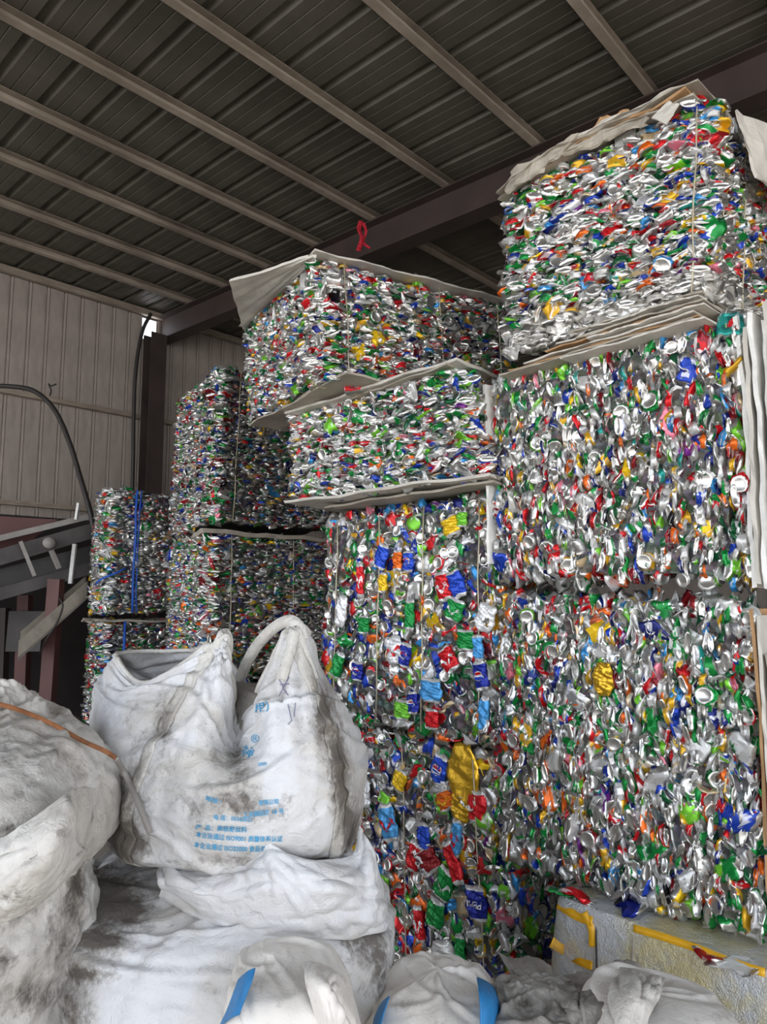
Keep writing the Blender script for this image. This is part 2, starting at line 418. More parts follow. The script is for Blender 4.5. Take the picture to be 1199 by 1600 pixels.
ch = empty('discharge_chute', P(80, 960, 5.6), 'pale grey steel chute sloping down under the conveyor', 'chute')
def ch_wall(a, b, dz0, dz1, nm):
    MB().hexa([a + Vector((0, 0, dz0)), b + Vector((0, 0, dz0)), b + Vector((0, .02, dz0)), a + Vector((0, .02, dz0)), a + Vector((0, 0, dz1)), b + Vector((0, 0, dz1)), b + Vector((0, .02, dz1)), a + Vector((0, .02, dz1))]).build(nm, M['card_grey'], ch)
a, b = P(28, 1020, 5.4), P(136, 925, 5.9)
ch_wall(a, b, -0.05, 0.09, 'side')
ch_wall(a + Vector((-.15, .32, .05)), b + Vector((-.15, .32, .05)), -0.05, 0.09, 'side')
MB().hexa([a + Vector((0, 0, -.06)), b + Vector((0, 0, -.06)), b + Vector((-.15, .34, 0)), a + Vector((-.15, .34, 0)), a + Vector((0, 0, -.04)), b + Vector((0, 0, -.04)), b + Vector((-.15, .34, .02)), a + Vector((-.15, .34, .02))]).build('tray', M['pale_steel'], ch)
pp = MB().prism([P(14, 955, 6.35), P(70, 955, 6.35), P(62, 1018, 6.35), P(8, 1018, 6.35)], (0, .03, 0))
tag(pp.build('guard_plate', M['dark_steel']), 'scuffed grey guard plate hanging behind the pale chute', 'plate')
h = MB().tube(crom([P(93, 935, 5.6), P(98, 948, 5.58), P(88, 975, 5.6), P(72, 1000, 5.6), P(62, 1022, 5.62)], 5), 0.008, 6)
tag(h.build('thin_hose', M['black'], smooth=True), 'thin dark hose looped in front of the pale chute', 'hose')

# ------------------------------------------------------------------ crushed cans
PAL = {  # sRGB
 'silver': (200, 200, 197), 'white': (232, 232, 234), 'green': (18, 140, 62), 'dkgreen': (10, 86, 48), 'lime': (118, 196, 52),
 'red': (206, 26, 34), 'dkred': (136, 20, 28), 'blue': (28, 66, 178), 'navy': (24, 36, 112), 'sky': (60, 150, 214), 'gold': (222, 172, 40),
 'yellow': (240, 196, 24), 'orange': (232, 108, 30), 'pink': (232, 130, 150), 'black': (26, 26, 30), 'beige': (214, 190, 150), 'teal': (40, 160, 150), 'purple': (120, 40, 140)}
PK = list(PAL); PC = np.array([srgb(*PAL[k])[:3] for k in PK])
MIXD = dict(silver=26, white=4, green=18, dkgreen=5, lime=4, red=13, dkred=3, blue=8, navy=4, sky=3.5, gold=5, yellow=2, orange=4.5, pink=1, black=1, beige=2, teal=.7, purple=.4)
def pmix(**over):
    d = dict(MIXD); d.update(over); w = np.array([d[k] for k in PK], float); return w / w.sum()

def can_topology(ns, nr, inner=True):
    """ns around, nr body rings + 2 cap rings each end; returns faces (quads+tris as tris) and masks"""
    F = []
    rings = nr
    for r in range(rings - 1):
        for k in range(ns):
            a = r * ns + k; b = r * ns + (k + 1) % ns; c = a + ns; d = b + ns
            F += [(a, b, d), (a, d, c)]
    base = rings * ns
    lab = [0.0 if r in (0, rings - 1) else 1.0 for r in range(rings) for _ in range(ns)]
    for e, ring0 in ((0, 0), (1, (rings - 1) * ns)):
        if inner:
            i0 = base; cidx = base + ns; base += ns + 1
            lab += [0.0] * (ns + 1)
            for k in range(ns):
                a = ring0 + k; b = ring0 + (k + 1) % ns; c = i0 + k; d = i0 + (k + 1) % ns
                t = [(a, c, d), (a, d, b), (c, cidx, d)]
                F += t if e == 0 else [tuple(reversed(x)) for x in t]
        else:
            cidx = base; base += 1; lab += [0.0]
            for k in range(ns):
                t = (ring0 + k, cidx, ring0 + (k + 1) % ns)
                F.append(t if e == 0 else tuple(reversed(t)))
    return np.array(F, np.int32), np.array(lab, np.float32), base

def make_cans(n, ns, nr, inner, puck_frac, big=1.0):
    """returns V (n,nv,3): x = wide, y = long axis, z = crush axis, plus local label coordinates and half sizes"""
    R = RNG
    th = np.arange(ns) * 2 * np.pi / ns
    puck = R.random(n) < puck_frac
    rad = R.uniform(0.029, 0.034, n) * big
    L = np.where(puck, R.uniform(0.014, 0.04, n), R.uniform(0.085, 0.125, n)) * big
    fl = np.where(puck, R.uniform(0.85, 1.0, n), R.uniform(0.16, 0.42, n))
    wide = np.where(puck, 1.0, R.uniform(1.05, 1.4, n))
    vs = np.linspace(0, 1, nr)
    prof = np.ones(nr); prof[0] = 0.84; prof[-1] = 0.80
    V = np.zeros((n, nr, ns, 3)); 
    rr = rad[:, None] * prof[None] * (1 + R.normal(0, 0.10, (n, nr)) * (vs > 0) * (vs < 1))
    flv = fl[:, None] * (1 + R.normal(0, 0.28, (n, nr))).clip(0.35, 1.9)
    flv = np.where(puck[:, None], fl[:, None], flv)
    ph = R.uniform(0, 2 * np.pi, (n, nr)) * 0.06 + R.uniform(0, 2 * np.pi, n)[:, None]
    ang = th[None, None] + np.where(puck, 0, 1)[:, None, None] * ph[:, :, None] * 0.3
    V[..., 0] = rr[:, :, None] * np.cos(ang) * wide[:, None, None]
    V[..., 2] = rr[:, :, None] * np.sin(ang) * flv[:, :, None]
    V[..., 1] = (vs[None, :, None] - 0.5) * L[:, None, None]
    # crease folds: sideways and up-down bends
    amp = np.where(puck, 0.003, 0.012)
    V[..., 2] += (amp * R.normal(0, 1, n))[:, None, None] * np.sin(2 * np.pi * (vs[None] * R.uniform(0.5, 1.3, n)[:, None] + R.random(n)[:, None]))[:, :, None]
    V[..., 0] += (amp * R.normal(0, 1, n))[:, None, None] * np.sin(2 * np.pi * (vs[None] * 0.8 + R.random(n)[:, None]))[:, :, None]
    V[..., 1] += np.where(puck, 0.12, 0.18)[:, None, None] * V[..., 0] * R.normal(0, 1, n)[:, None, None]
    j = R.normal(0, 1, (n, nr, ns, 3)) * np.array([0.0024, 0.003, 0.0024]) * big
    j *= np.where(puck, 0.7, 1.25)[:, None, None, None]
    j[:, 0] *= 0.3; j[:, -1] *= 0.3
    V += j
    luv = np.zeros((n, nr, ns, 3)); luv[..., 0] = np.cos(th) * 0.033; luv[..., 1] = (vs[None, :, None] - 0.5) * 0.11; luv[..., 2] = np.sin(th) * 0.033
    parts = [V.reshape(n, -1, 3)]; lp = [np.broadcast_to(luv, V.shape).reshape(n, -1, 3)]
    for e in (0, nr - 1):
        ring = V[:, e]; cen = ring.mean(1, keepdims=True)
        dirn = np.array([0, 1.0 if e == 0 else -1.0, 0]) * 0.006
        if inner:
            ir = cen + (ring - cen) * 0.80 + dirn * 1.0
            parts += [ir, cen - dirn * (0.3 if e else -0.2) + R.normal(0, 0.001, cen.shape)]
            lp += [np.zeros_like(ir), np.zeros_like(cen)]
        else:
            parts.append(cen + dirn * 0.6); lp.append(np.zeros_like(cen))
    V = np.concatenate(parts, 1); luv = np.concatenate(lp, 1)
    half = np.stack([np.abs(V[..., i]).max(1) for i in range(3)], 1)
    return V, luv, half, puck

def can_mesh(V, luv, F, lab, cols, name, mat, off=None):
    """V (n,nv,3) in place; cols (n,3) -> one mesh"""
    n, nv = V.shape[:2]
    FF = (F[None] + (np.arange(n) * nv)[:, None, None]).reshape(-1, 3)
    me = mesh_np(name, V.reshape(-1, 3), FF, True)
    c = np.ones((n, nv, 4), np.float32); c[..., :3] = cols[:, None]; c[..., 3] = lab[None]
    a = me.attributes.new('tint', 'FLOAT_COLOR', 'POINT'); a.data.foreach_set('color', c.ravel())
    l = luv + (off[:, None] if off is not None else 0)
    a = me.attributes.new('luv', 'FLOAT_VECTOR', 'POINT'); a.data.foreach_set('vector', l.astype(np.float32).ravel())
    # flat facets on part of the crumpled bodies, smooth ends
    fl = np.zeros((n, len(F)), bool); fl[:] = RNG.random((n, 1)) < 0.6
    body = lab[F].min(1) > 0.5
    me.polygons.foreach_set('use_smooth', (~(fl & body[None])).ravel())
    me.materials.append(mat)
    return me

# prototypes shared by the cans that are objects of their own
HF, HLAB, HNV = can_topology(12, 6, True)
LF, LLAB, LNV = can_topology(8, 4, False)
MF, MLAB, MNV = can_topology(10, 5, True)
NP_ = 60
pV, pL, pH, pPuck = make_cans(NP_, 12, 6, True, 0.0)
qV, qL, qH, _ = make_cans(24, 12, 6, True, 1.0)
pV = np.concatenate([pV, qV]); pL = np.concatenate([pL, qL]); pH = np.concatenate([pH, qH])
PROTO = [can_mesh(pV[i:i + 1], pL[i:i + 1], HF, HLAB, np.ones((1, 3)), 'crushed_can', M['can_obj']) for i in range(len(pV))]
BODY_IDX = np.arange(NP_); PUCK_IDX = np.arange(NP_, len(pV))

def frames(thin, rnd):
    thin = thin / np.linalg.norm(thin, axis=1, keepdims=True)
    y = rnd - thin * (rnd * thin).sum(1, keepdims=True); y /= np.linalg.norm(y, axis=1, keepdims=True)
    x = np.cross(y, thin)
    return np.stack([x, y, thin], 2)          # columns

def face_cans(c4, mode, layer, low=False, puck=0.2, dens=1.0, bulge=0.012):
    """placement of cans on the quad c4 (a,b,c,d: bottom-left, bottom-right, top-right, top-left, seen from outside)"""
    a, b, c, d = [np.array(p, float) for p in c4]
    wlen = (np.linalg.norm(b - a) + np.linalg.norm(c - d)) / 2; hlen = (np.linalg.norm(d - a) + np.linalg.norm(c - b)) / 2
    f = np.cross(b - a, d - a); f /= np.linalg.norm(f)
    ex = (b - a) / np.linalg.norm(b - a); ey = (d - a) / np.linalg.norm(d - a)
    if mode == 'layer':
        horiz = abs(layer @ ey) > 0.5          # layers stacked upwards?
        sp, st = 0.0205 / dens ** .5, 0.050 / dens ** .5
        nu = int(wlen / (st if horiz else sp)); nv = int(hlen / (sp if horiz else st))
    else:
        sp = 0.058 / dens ** .5; nu = int(wlen / sp); nv = int(hlen / sp)
    uu, vv = np.meshgrid(np.arange(nu), np.arange(nv)); uu = uu.ravel().astype(float); vv = vv.ravel().astype(float)
    n0 = len(uu)
    if mode == 'layer':
        if horiz: uu += RNG.uniform(-.6, .6, n0) + RNG.random(nv).repeat(nu); vv += RNG.normal(0, .22, n0) + 0.9 * np.sin(uu / nu * 9 + 1.3) * 0.6
        else: vv += RNG.uniform(-.6, .6, n0) + np.tile(RNG.random(nu), nv); uu += RNG.normal(0, .22, n0) + 0.6 * np.sin(vv / nv * 9)
    else:
        uu += RNG.uniform(-.45, .45, n0); vv += RNG.uniform(-.45, .45, n0)
        uu = np.concatenate([uu, uu + RNG.uniform(.2, .8, n0)]); vv = np.concatenate([vv, vv + RNG.uniform(.2, .8, n0)])
    u_ = ((uu + .5) / nu).clip(0.004, .996); v_ = ((vv + .5) / nv).clip(0.006, .994)
    n = len(u_)
    pos = (a[None] * ((1 - u_) * (1 - v_))[:, None] + b[None] * (u_ * (1 - v_))[:, None] + c[None] * (u_ * v_)[:, None] + d[None] * ((1 - u_) * v_)[:, None])
    ispuck = RNG.random(n) < puck
    rnd = RNG.normal(0, 1, (n, 3))
    if mode == 'layer':
        thin = layer[None] + RNG.normal(0, .17, (n, 3))
        faceout = RNG.random(n) < 0.10
        thin[faceout] = f[None] + RNG.normal(0, .35, (faceout.sum(), 3))
    else:
        thin = f[None] + RNG.normal(0, .30, (n, 3)); faceout = np.ones(n, bool)
    Rm = frames(thin, rnd)
    # pucks: the crush axis is their own long axis y
    Rp = np.stack([Rm[:, :, 1], Rm[:, :, 2], Rm[:, :, 0]], 2)
    Rm = np.where(ispuck[:, None, None], Rp, Rm)
    edge = np.minimum(np.minimum(u_, 1 - u_) * wlen, np.minimum(v_, 1 - v_) * hlen)
    bul = bulge * np.sin(u_ * np.pi) * np.sin(v_ * np.pi) + RNG.normal(0, .006, n) - 0.022 * np.exp(-edge / 0.02)
    if mode != 'layer': bul[n0:] -= 0.012
    return dict(pos=pos, R=Rm, puck=ispuck, f=f, bul=bul, n=n, low=low)

def bale(name, corners, label, faces, layer, mix=None, group=None, puck=0.2, dens=1.0, low=False, nobj=300, mode='layer', core_inset=0.035, silver_low=0.0):
    """corners: dict of N, L, R, B -> (bottom, top) world points; faces: string of 'l' (N-L side) and 'r' (N-R side)"""
    N, L, Rr = corners['N'], corners['L'], corners['R']
    B = corners.get('B') or (L[0] + Rr[0] - N[0], L[1] + Rr[1] - N[1])
    base = (N[0] + L[0] + Rr[0] + B[0]) / 4
    base.z = min(N[0].z, L[0].z, Rr[0].z, B[0].z)
    root = empty(name, base, label, 'bale', group)
    cen = sum((p for q in (N, L, Rr, B) for p in q), Vector()) / 8
    ins = lambda p: p + Vector((math.copysign(min(core_inset, abs(cen[i] - p[i]) * .2), cen[i] - p[i]) for i in range(3)))
    co = MB().hexa([ins(N[0]), ins(Rr[0]), ins(B[0]), ins(L[0]), ins(N[1]), ins(Rr[1]), ins(B[1]), ins(L[1])])
    ob = co.build('compressed_core', M['core'], root)
    bm = bmesh.new(); bm.from_mesh(ob.data); bmesh.ops.subdivide_edges(bm, edges=bm.edges, cuts=8, use_grid_fill=True)
    for v in bm.verts: v.co += Vector((random.uniform(-.008, .008) for _ in range(3)))
    bm.to_mesh(ob.data); bm.free()
    FC = []
    for fc in faces:
        if fc == 'l': q = (L[0], N[0], N[1], L[1])
        if fc == 'r': q = (N[0], Rr[0], Rr[1], N[1])
        if fc == 't': q = (N[1], Rr[1], B[1], L[1])
        if fc == 'b': q = (L[0], B[0], Rr[0], N[0])
        FC.append(face_cans(q, mode, np.array(layer, float), low, puck, dens))
    pos = np.concatenate([x['pos'] for x in FC]); Rm = np.concatenate([x['R'] for x in FC])
    pk = np.concatenate([x['puck'] for x in FC]); bul = np.concatenate([x['bul'] for x in FC])
    ff = np.concatenate([np.tile(x['f'], (x['n'], 1)) for x in FC])
    n = len(pos)
    w = mix if mix is not None else pmix()
    ci = RNG.choice(len(PK), n, p=w); cols = PC[ci] * RNG.uniform(.8, 1.08, (n, 1))
    if silver_low:                                    # rows of bare metal low on the face
        zf = (pos[:, 2] - N[0].z - (L[0].z - N[0].z) * np.clip(np.linalg.norm(pos[:, :2] - np.array(N[0])[:2], axis=1) / (L[0] - N[0]).length, 0, 1)) / (N[1].z - N[0].z)
        lowm = zf < silver_low * RNG.uniform(.6, 1.2, n); cols[lowm] = np.array(srgb(206, 203, 196)[:3]) * RNG.uniform(.8, 1.1, (lowm.sum(), 1))
    # which show largest: nearest ones inside the frame
    x, y, z = pos[:, 0], pos[:, 1], pos[:, 2] - EYE
    dep = y * CT + z * ST; pxx = 599.5 + FPX * x / dep; pyy = 800 - FPX * (z * CT - y * ST) / dep
    inside = (pxx > -10) & (pxx < 1210) & (pyy > -10) & (pyy < 1610)
    score = np.where(inside, dep, 99 + dep) + bul * -3 + RNG.uniform(0, .25, n)
    order = np.argsort(score); sel = order[:nobj]; rest = order[nobj:]
    bl = np.array(base)
    def centre(p, R_, f, b, half):
        ext = (np.abs(np.einsum('nij,ni->nj', R_, f)) * half).sum(1) * 0.85
        return p + f * (b + 0.012 - ext)[:, None]
    # objects
    pid = np.where(pk[sel], RNG.choice(PUCK_IDX, len(sel)), RNG.choice(BODY_IDX, len(sel)))
    cpos = centre(pos[sel], Rm[sel], ff[sel], bul[sel], pH[pid])
    for i, s in enumerate(sel):
        o = bpy.data.objects.new('crushed_can', PROTO[pid[i]]); COL.objects.link(o); o.parent = root
        m4 = Matrix(Rm[s].tolist()).to_4x4(); m4.translation = Vector(cpos[i] - bl); o.matrix_local = m4
        o.color = (*cols[s], 1)
    # the rest joined
    F, lab = (LF, LLAB) if low else (MF, MLAB)
    kw = (8, 4, False) if low else (10, 5, True)
    V1, l1, h1, p1 = make_cans(len(rest), *kw, 0.0); V2, l2, h2, p2 = make_cans(len(rest), *kw, 1.0)
    k = pk[rest]; V = np.where(k[:, None, None], V2, V1); l_ = np.where(k[:, None, None], l2, l1); hh = np.where(k[:, None], h2, h1)
    c = centre(pos[rest], Rm[rest], ff[rest], bul[rest], hh)
    V = np.einsum('nij,nvj->nvi', Rm[rest], V) + (c - bl)[:, None]
    me = can_mesh(V, l_, F, lab, cols[rest], 'packed_cans', M['can_mix'], RNG.uniform(0, 9, (len(rest), 3)))
    o = link('packed_cans', me, None, root); tag(o, kind='stuff')
    return root, FC

VD = Vector((-math.sin(math.radians(44.5)), math.cos(math.radians(44.5)), 0))
def az(deg): return Vector((math.sin(math.radians(deg)), math.cos(math.radians(deg)), 0))
def edge(px0, py0, px1, py1, Y):      # (bottom, top) from pixels of top (px0,py0) and bottom (px1,py1)
    return (P(px1, py1, Y), P(px0, py0, Y))
def edgez(pxt, pyt, pxb, zb, Y):
    t_ = P(pxt, pyt, Y); r = ray(pxb, 1300); return (Vector((r.x * Y / r.y, Y, zb)), t_)
def shift(e, v): return (e[0] + v, e[1] + v)
def wire_on(root, pts, mat='wire', r=0.0022, nm='strap_wire'):
    return MB().tube(pts, r, 6).build(nm, M[mat], root, True)
def face_line(cor, side, t, off=0.012, z0=0.0, z1=1.0, wob=0.004, n=7):
    """vertical wire on the N-L or N-R face at fraction t from N"""
    N = cor['N']; Q = cor['L'] if side == 'l' else cor['R']
    f = (Q[0] - N[0]).cross(N[1] - N[0]).normalized()
    if f.dot(Vector((0, 0, EYE)) - N[0]) < 0: f = -f
    out = []
    for i in range(n):
        k = z0 + (z1 - z0) * i / (n - 1)
        p = (N[0] * (1 - t) + Q[0] * t) * (1 - k) + (N[1] * (1 - t) + Q[1] * t) * k
        out.append(p + f * off + Vector((random.uniform(-wob, wob), 0, 0)))
    return out
def sheet(root, quad, thick, nm, mat, nx=14, ny=10, rough=0.006, seed=0, curl=None):
    """wrinkled board: quad a,b,c,d, extruded; curl(u,v)->offset vector"""
    rs = random.Random(seed); a, b, c, d = [Vector(q) for q in quad]
    nrm = (b - a).cross(d - a).normalized(); V = []; F = []
    ph = [rs.uniform(0, 6) for _ in range(6)]
    for side in (0, 1):
        for j in range(ny + 1):
            for i in range(nx + 1):
                u_, v_ = i / nx, j / ny
                p = a * (1 - u_) * (1 - v_) + b * u_ * (1 - v_) + c * u_ * v_ + d * (1 - u_) * v_
                w_ = math.sin(u_ * 9 + ph[0]) * math.sin(v_ * 7 + ph[1]) + .6 * math.sin(u_ * 23 + ph[2] + 3 * v_) + .4 * math.sin(v_ * 31 + ph[3])
                p = p + nrm * (w_ * rough + side * thick)
                if i in (0, nx) or j in (0, ny): p = p + (p - (a + b + c + d) / 4).normalized() * rs.uniform(-1, 1) * rough
                if curl: p = p + curl(u_, v_)
                V.append(p)
    K = (nx + 1) * (ny + 1)
    for j in range(ny):
        for i in range(nx):
            q = j * (nx + 1) + i
            F.append((q, q + nx + 1, q + nx + 2, q + 1)); F.append((K + q, K + q + 1, K + q + nx + 2, K + q + nx + 1))
    def side_(i0, i1): F.append((i0, i1, K + i1, K + i0))
    for i in range(nx): side_(i, i + 1); side_(ny * (nx + 1) + i + 1, ny * (nx + 1) + i)
    for j in range(ny): side_((j + 1) * (nx + 1), j * (nx + 1)); side_(j * (nx + 1) + nx, (j + 1) * (nx + 1) + nx)
    m = MB(); m.v = V; m.f = F
    return m.build(nm, M[mat], root)

# ------------------------------------------------------------------ the bales of crushed cans
UPV = Vector((0, 0, 1))
M['foil'] = simple_mat('crumpled_pale_foil', srgb(206, 204, 198), .35, .5, .15, 25, .8)
BRIGHT = pmix(silver=32, white=5)
GREENY = pmix(silver=30, green=18, lime=7, dkgreen=6, red=8)
REDDY = pmix(silver=30, red=14, green=15, blue=7)
LABELS = pmix(silver=17, white=8, green=13, lime=6, red=13, blue=9, navy=8, gold=6, yellow=3, orange=5, sky=5, pink=2, beige=3)
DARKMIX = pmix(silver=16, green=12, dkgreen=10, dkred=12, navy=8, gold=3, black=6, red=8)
CORN = {}
def mk(key, name='can_bale', **kw):
    r, fc = bale(name, CORN[key], **kw); return r
def rbox(N, L, dirR, lenR):
    return dict(N=N, L=L, R=shift(N, az(dirR) * lenR), B=shift(L, az(dirR) * lenR))

# right-hand stack, topmost
N = edge(1108, 152, 1098, 456, 2.25); L = edge(784, 292, 781, 556, 2.78)
CORN['R1'] = rbox(N, L, 47, 0.95)
r1 = mk('R1', label='topmost can bale of the right-hand stack, close under the dark rafter', faces='lr', layer=UPV, mix=BRIGHT, puck=.28, dens=1.5, silver_low=.16, group='bales of crushed cans')
N = edge(1146, 500, 1172, 917, 2.24); L = edge(764, 602, 771, 908, 2.88)
CORN['R2'] = rbox(N, L, 46, 0.58)
r2 = mk('R2', label='can bale stood on edge with upright layers, between white sheets, second down on right', faces='l', layer=VD, mix=REDDY, puck=.33, dens=1.5, group='bales of crushed cans')
N = edge(1168, 952, 1204, 1476, 2.2); L = edge(781, 940, 783, 1345, 2.86)
CORN['R3'] = rbox(N, L, 46, 0.60)
r3 = mk('R3', label='large can bale with upright layers, lower right, resting on the plastic-wrapped bale', faces='lb', layer=VD, mix=pmix(silver=32, green=21, red=8, blue=6), puck=.25, dens=1.7, group='bales of crushed cans')
# middle column
N = edge(774, 775, 776, 1164, 2.93); L = edge(511, 815, 503, 1112, 3.7)
CORN['M'] = rbox(N, L, 46, 0.55)
mm = mk('M', label='can bale showing broad can faces and printed labels, upper of two in the middle column', faces='lr', layer=VD, mix=LABELS, puck=.3, mode='face', dens=2.3, group='bales of crushed cans')
N = edgez(782, 1194, 800, 0.0, 2.93); L = edgez(524, 1140, 520, 0.0, 3.72)
CORN['MB'] = rbox(N, L, 46, 0.62)
mb = mk('MB', label='can bale on the floor behind the white sacks with a big gold crumpled can', faces='lr', layer=VD, mix=LABELS, puck=.28, mode='face', dens=2.2, group='bales of crushed cans')
N = edge(716, 570, 750, 742, 2.80); L = edge(448, 652, 448, 782, 3.62)
CORN['M2'] = rbox(N, L, 38, 0.9)
m2 = mk('M2', label='flat greenish can bale between two grey boards in the middle of the pile', faces='lr', layer=UPV, mix=GREENY, puck=.18, dens=1.6, group='bales of crushed cans')
N = edge(494, 402, 502, 590, 3.07); L = edge(379, 513, 385, 660, 3.97)
CORN['M3'] = rbox(N, L, 60, 1.15)
m3 = mk('M3', label='high can bale under a grey board with a lifted flap, topping the middle column', faces='lr', layer=UPV, mix=REDDY, puck=.2, dens=1.5, group='bales of crushed cans')
# left-hand columns
N = edge(340, 572, 326, 812, 4.75); L = edge(274, 628, 262, 838, 5.35)
CORN['L1'] = rbox(N, L, 46, 1.15)
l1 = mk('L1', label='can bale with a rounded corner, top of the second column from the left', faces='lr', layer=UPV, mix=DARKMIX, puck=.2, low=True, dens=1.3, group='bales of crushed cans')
N = edge(324, 836, 318, 1058, 4.75); L = edge(262, 850, 256, 1050, 5.35)
CORN['L2'] = rbox(N, L, 46, 1.15)
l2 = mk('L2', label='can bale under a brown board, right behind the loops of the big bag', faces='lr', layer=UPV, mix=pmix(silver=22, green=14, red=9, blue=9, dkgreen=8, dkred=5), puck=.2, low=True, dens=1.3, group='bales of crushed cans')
N = edgez(318, 1064, 312, 0, 4.75); L = edgez(256, 1056, 248, 0, 5.35)
CORN['L5'] = rbox(N, L, 46, 1.15)
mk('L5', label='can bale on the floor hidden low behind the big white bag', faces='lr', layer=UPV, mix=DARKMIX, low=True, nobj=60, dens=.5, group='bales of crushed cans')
N = edge(168, 762, 158, 958, 5.5); L = edge(149, 776, 135, 957, 5.8)
CORN['L3'] = rbox(N, L, 47, 0.9)
l3 = mk('L3', label='silvery can bale tied with blue twine, upper in the leftmost column', faces='lr', layer=UPV, mix=pmix(silver=46, white=10, blue=4), puck=.2, low=True, dens=1.3, group='bales of crushed cans')
N = edgez(158, 972, 146, 0, 5.5); L = edgez(136, 972, 118, 0, 5.8)
CORN['L4'] = rbox(N, L, 47, 0.9)
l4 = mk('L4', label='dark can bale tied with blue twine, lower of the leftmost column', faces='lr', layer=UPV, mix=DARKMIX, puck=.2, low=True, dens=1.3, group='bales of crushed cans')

# strapping wires, twine
for root, key, side, ts in ((m3, 'M3', 'r', (.12, .90)), (m3, 'M3', 'r', (.58,)), (m2, 'M2', 'r', (.12,)), (mm, 'M', 'l', (.07, .36, .62, .9)),
                            (mb, 'MB', 'l', (.12, .52, .93)), (l1, 'L1', 'r', (.16,)), (l2, 'L2', 'r', (.16, .62)), (r1, 'R1', 'r', (.12, .32)), (r1, 'R1', 'l', (.04,))):
    for t_ in ts:
        wire_on(root, face_line(CORN[key], side, t_, 0.016 if key in ('M', 'MB') else 0.012), r=0.0030 if key[0] != 'L' else 0.0042)
for root, key in ((l3, 'L3'), (l4, 'L4')):
    wire_on(root, face_line(CORN[key], 'r', .26 if key == 'L3' else .2, 0.02, wob=.006), 'blue_rope', 0.011, 'blue_twine')
wire_on(l3, [p for p in crom([P(196, 888, 5.55), P(180, 896, 5.48), P(158, 905, 5.46), P(150, 912, 5.5)], 4)], 'blue_rope', 0.008, 'blue_twine')
wire_on(l3, face_line(CORN['L3'], 'r', .29, 0.022, z0=.0, z1=1, wob=.01), 'blue_rope', 0.006, 'blue_twine')

# boards on, under and between the bales
c = CORN['M3']
Nt, Lt, Rt, Bt = c['N'][1], c['L'][1], c['R'][1], c['B'][1]
e1 = (Nt - Lt).normalized(); e2 = (Rt - Nt).normalized()
def flap(u_, v_):           # the near-left edge lifts
    k = max(0, 1 - u_ / .22); return Vector((0, 0, .16)) * k * k * (0.35 + .65 * v_)
q0 = Nt + e1 * .03 - e2 * .03 + UPV * .012
sheet(m3, [Nt + e1 * .03 - e2 * .02 + UPV * .016, Rt + e1 * .04 + UPV * .016, Bt + UPV * .016, Lt - e2 * .02 + UPV * .016], .008, 'cover_board', 'card_white', 20, 12, .006, 3)
# folded-out flap towards the left of the high bale
sheet(m3, [P(494, 397, 3.04), P(480, 399, 3.05), P(359, 437, 3.25), P(380, 512, 3.93)], .012, 'board_flap', 'card_white', 10, 10, .004, 4)
bq = c['N'][0]; bl_, br_ = c['L'][0], c['R'][0]
sheet(m3, [bl_ + Vector((0.02, -.04, -.03)), bq + Vector((.12, -.10, -.012)), br_ + Vector((0, 0, -.02)), c['B'][0] - UPV * .03], .01, 'base_board', 'card_grey', 16, 12, .006, 5)
c = CORN['M2']
Nt, Lt, Rt, Bt = c['N'][1], c['L'][1], c['R'][1], c['B'][1]
sheet(m2, [Lt + Vector((-.01, -.02, .006)), Nt + Vector((-.01, -.04, .006)), Rt + Vector((.03, -.02, 0)), Bt], .012, 'cover_board', 'card_white', 16, 10, .005, 6)
sheet(m2, [Lt + Vector((.05, .02, -.008)), Nt + Vector((-.05, -.02, -.006)), Rt - UPV * .01, Bt - UPV * .01], .008, 'cover_board', 'card_grey', 16, 10, .006, 16)
Nb, Lb, Rb, Bb = [c[k][0] for k in ('N', 'L', 'R', 'B')]
sheet(m2, [Lb + Vector((-.01, -.03, -.02)), Nb + Vector((.03, -.05, -.012)), Rb - UPV * .02, Bb - UPV * .02], .012, 'base_board', 'card_white', 16, 10, .006, 7)
sheet(m2, [Lb + Vector((.2, -.06, -.045)), Nb + Vector((.05, -.02, -.03)), Rb - UPV * .04, Bb - UPV * .04], .010, 'base_board', 'card_grey', 16, 10, .006, 8)
c = CORN['R1']
Nt, Lt, Rt, Bt = [c[k][1] for k in ('N', 'L', 'R', 'B')]
def sag(u_, v_): return Vector((0, 0, -.07)) * max(0, 1 - u_ / .35) ** 1.6
for i, (dx, dz, m_) in enumerate(((.0, .004, 'card_grey'), (.02, .02, 'card_brown'), (-.01, .034, 'card_grey'), (.03, .048, 'card_white'))):
    sheet(r1, [Lt + Vector((-.015 + dx, -.02, dz)), Nt + Vector((-.06 - dx, -.02 + dx, dz)), Rt + Vector((0, 0, dz)), Bt + Vector((0, 0, dz))], .008, 'cover_board', m_, 20, 10, .008, 20 + i, sag)
# draped down over the left end of the top front edge
sheet(r1, [P(792, 305, 2.70), P(880, 242, 2.56), P(905, 212, 2.53), P(800, 270, 2.74)], .01, 'cover_board', 'card_grey', 14, 6, .008, 31)
sheet(r1, [P(880, 247, 2.57), P(1010, 195, 2.34), P(1020, 170, 2.36), P(895, 222, 2.56)], .01, 'cover_board', 'card_grey', 14, 6, .008, 32)
sheet(r1, [P(900, 226, 2.53), P(975, 198, 2.44), P(982, 172, 2.46), P(940, 188, 2.5)], .006, 'cover_board', 'card_brown', 8, 4, .005, 33)
sheet(r1, [P(1019, 185, 2.32), P(1042, 196, 2.29), P(1062, 164, 2.27), P(1045, 160, 2.3)], .006, 'board_scrap', 'card_white', 5, 4, .002, 34)
sheet(r1, [P(1150, 172, 2.28), P(1260, 225, 2.55), P(1260, 340, 2.55), P(1185, 275, 2.34)], .008, 'side_board', 'card_white', 8, 8, .006, 35)
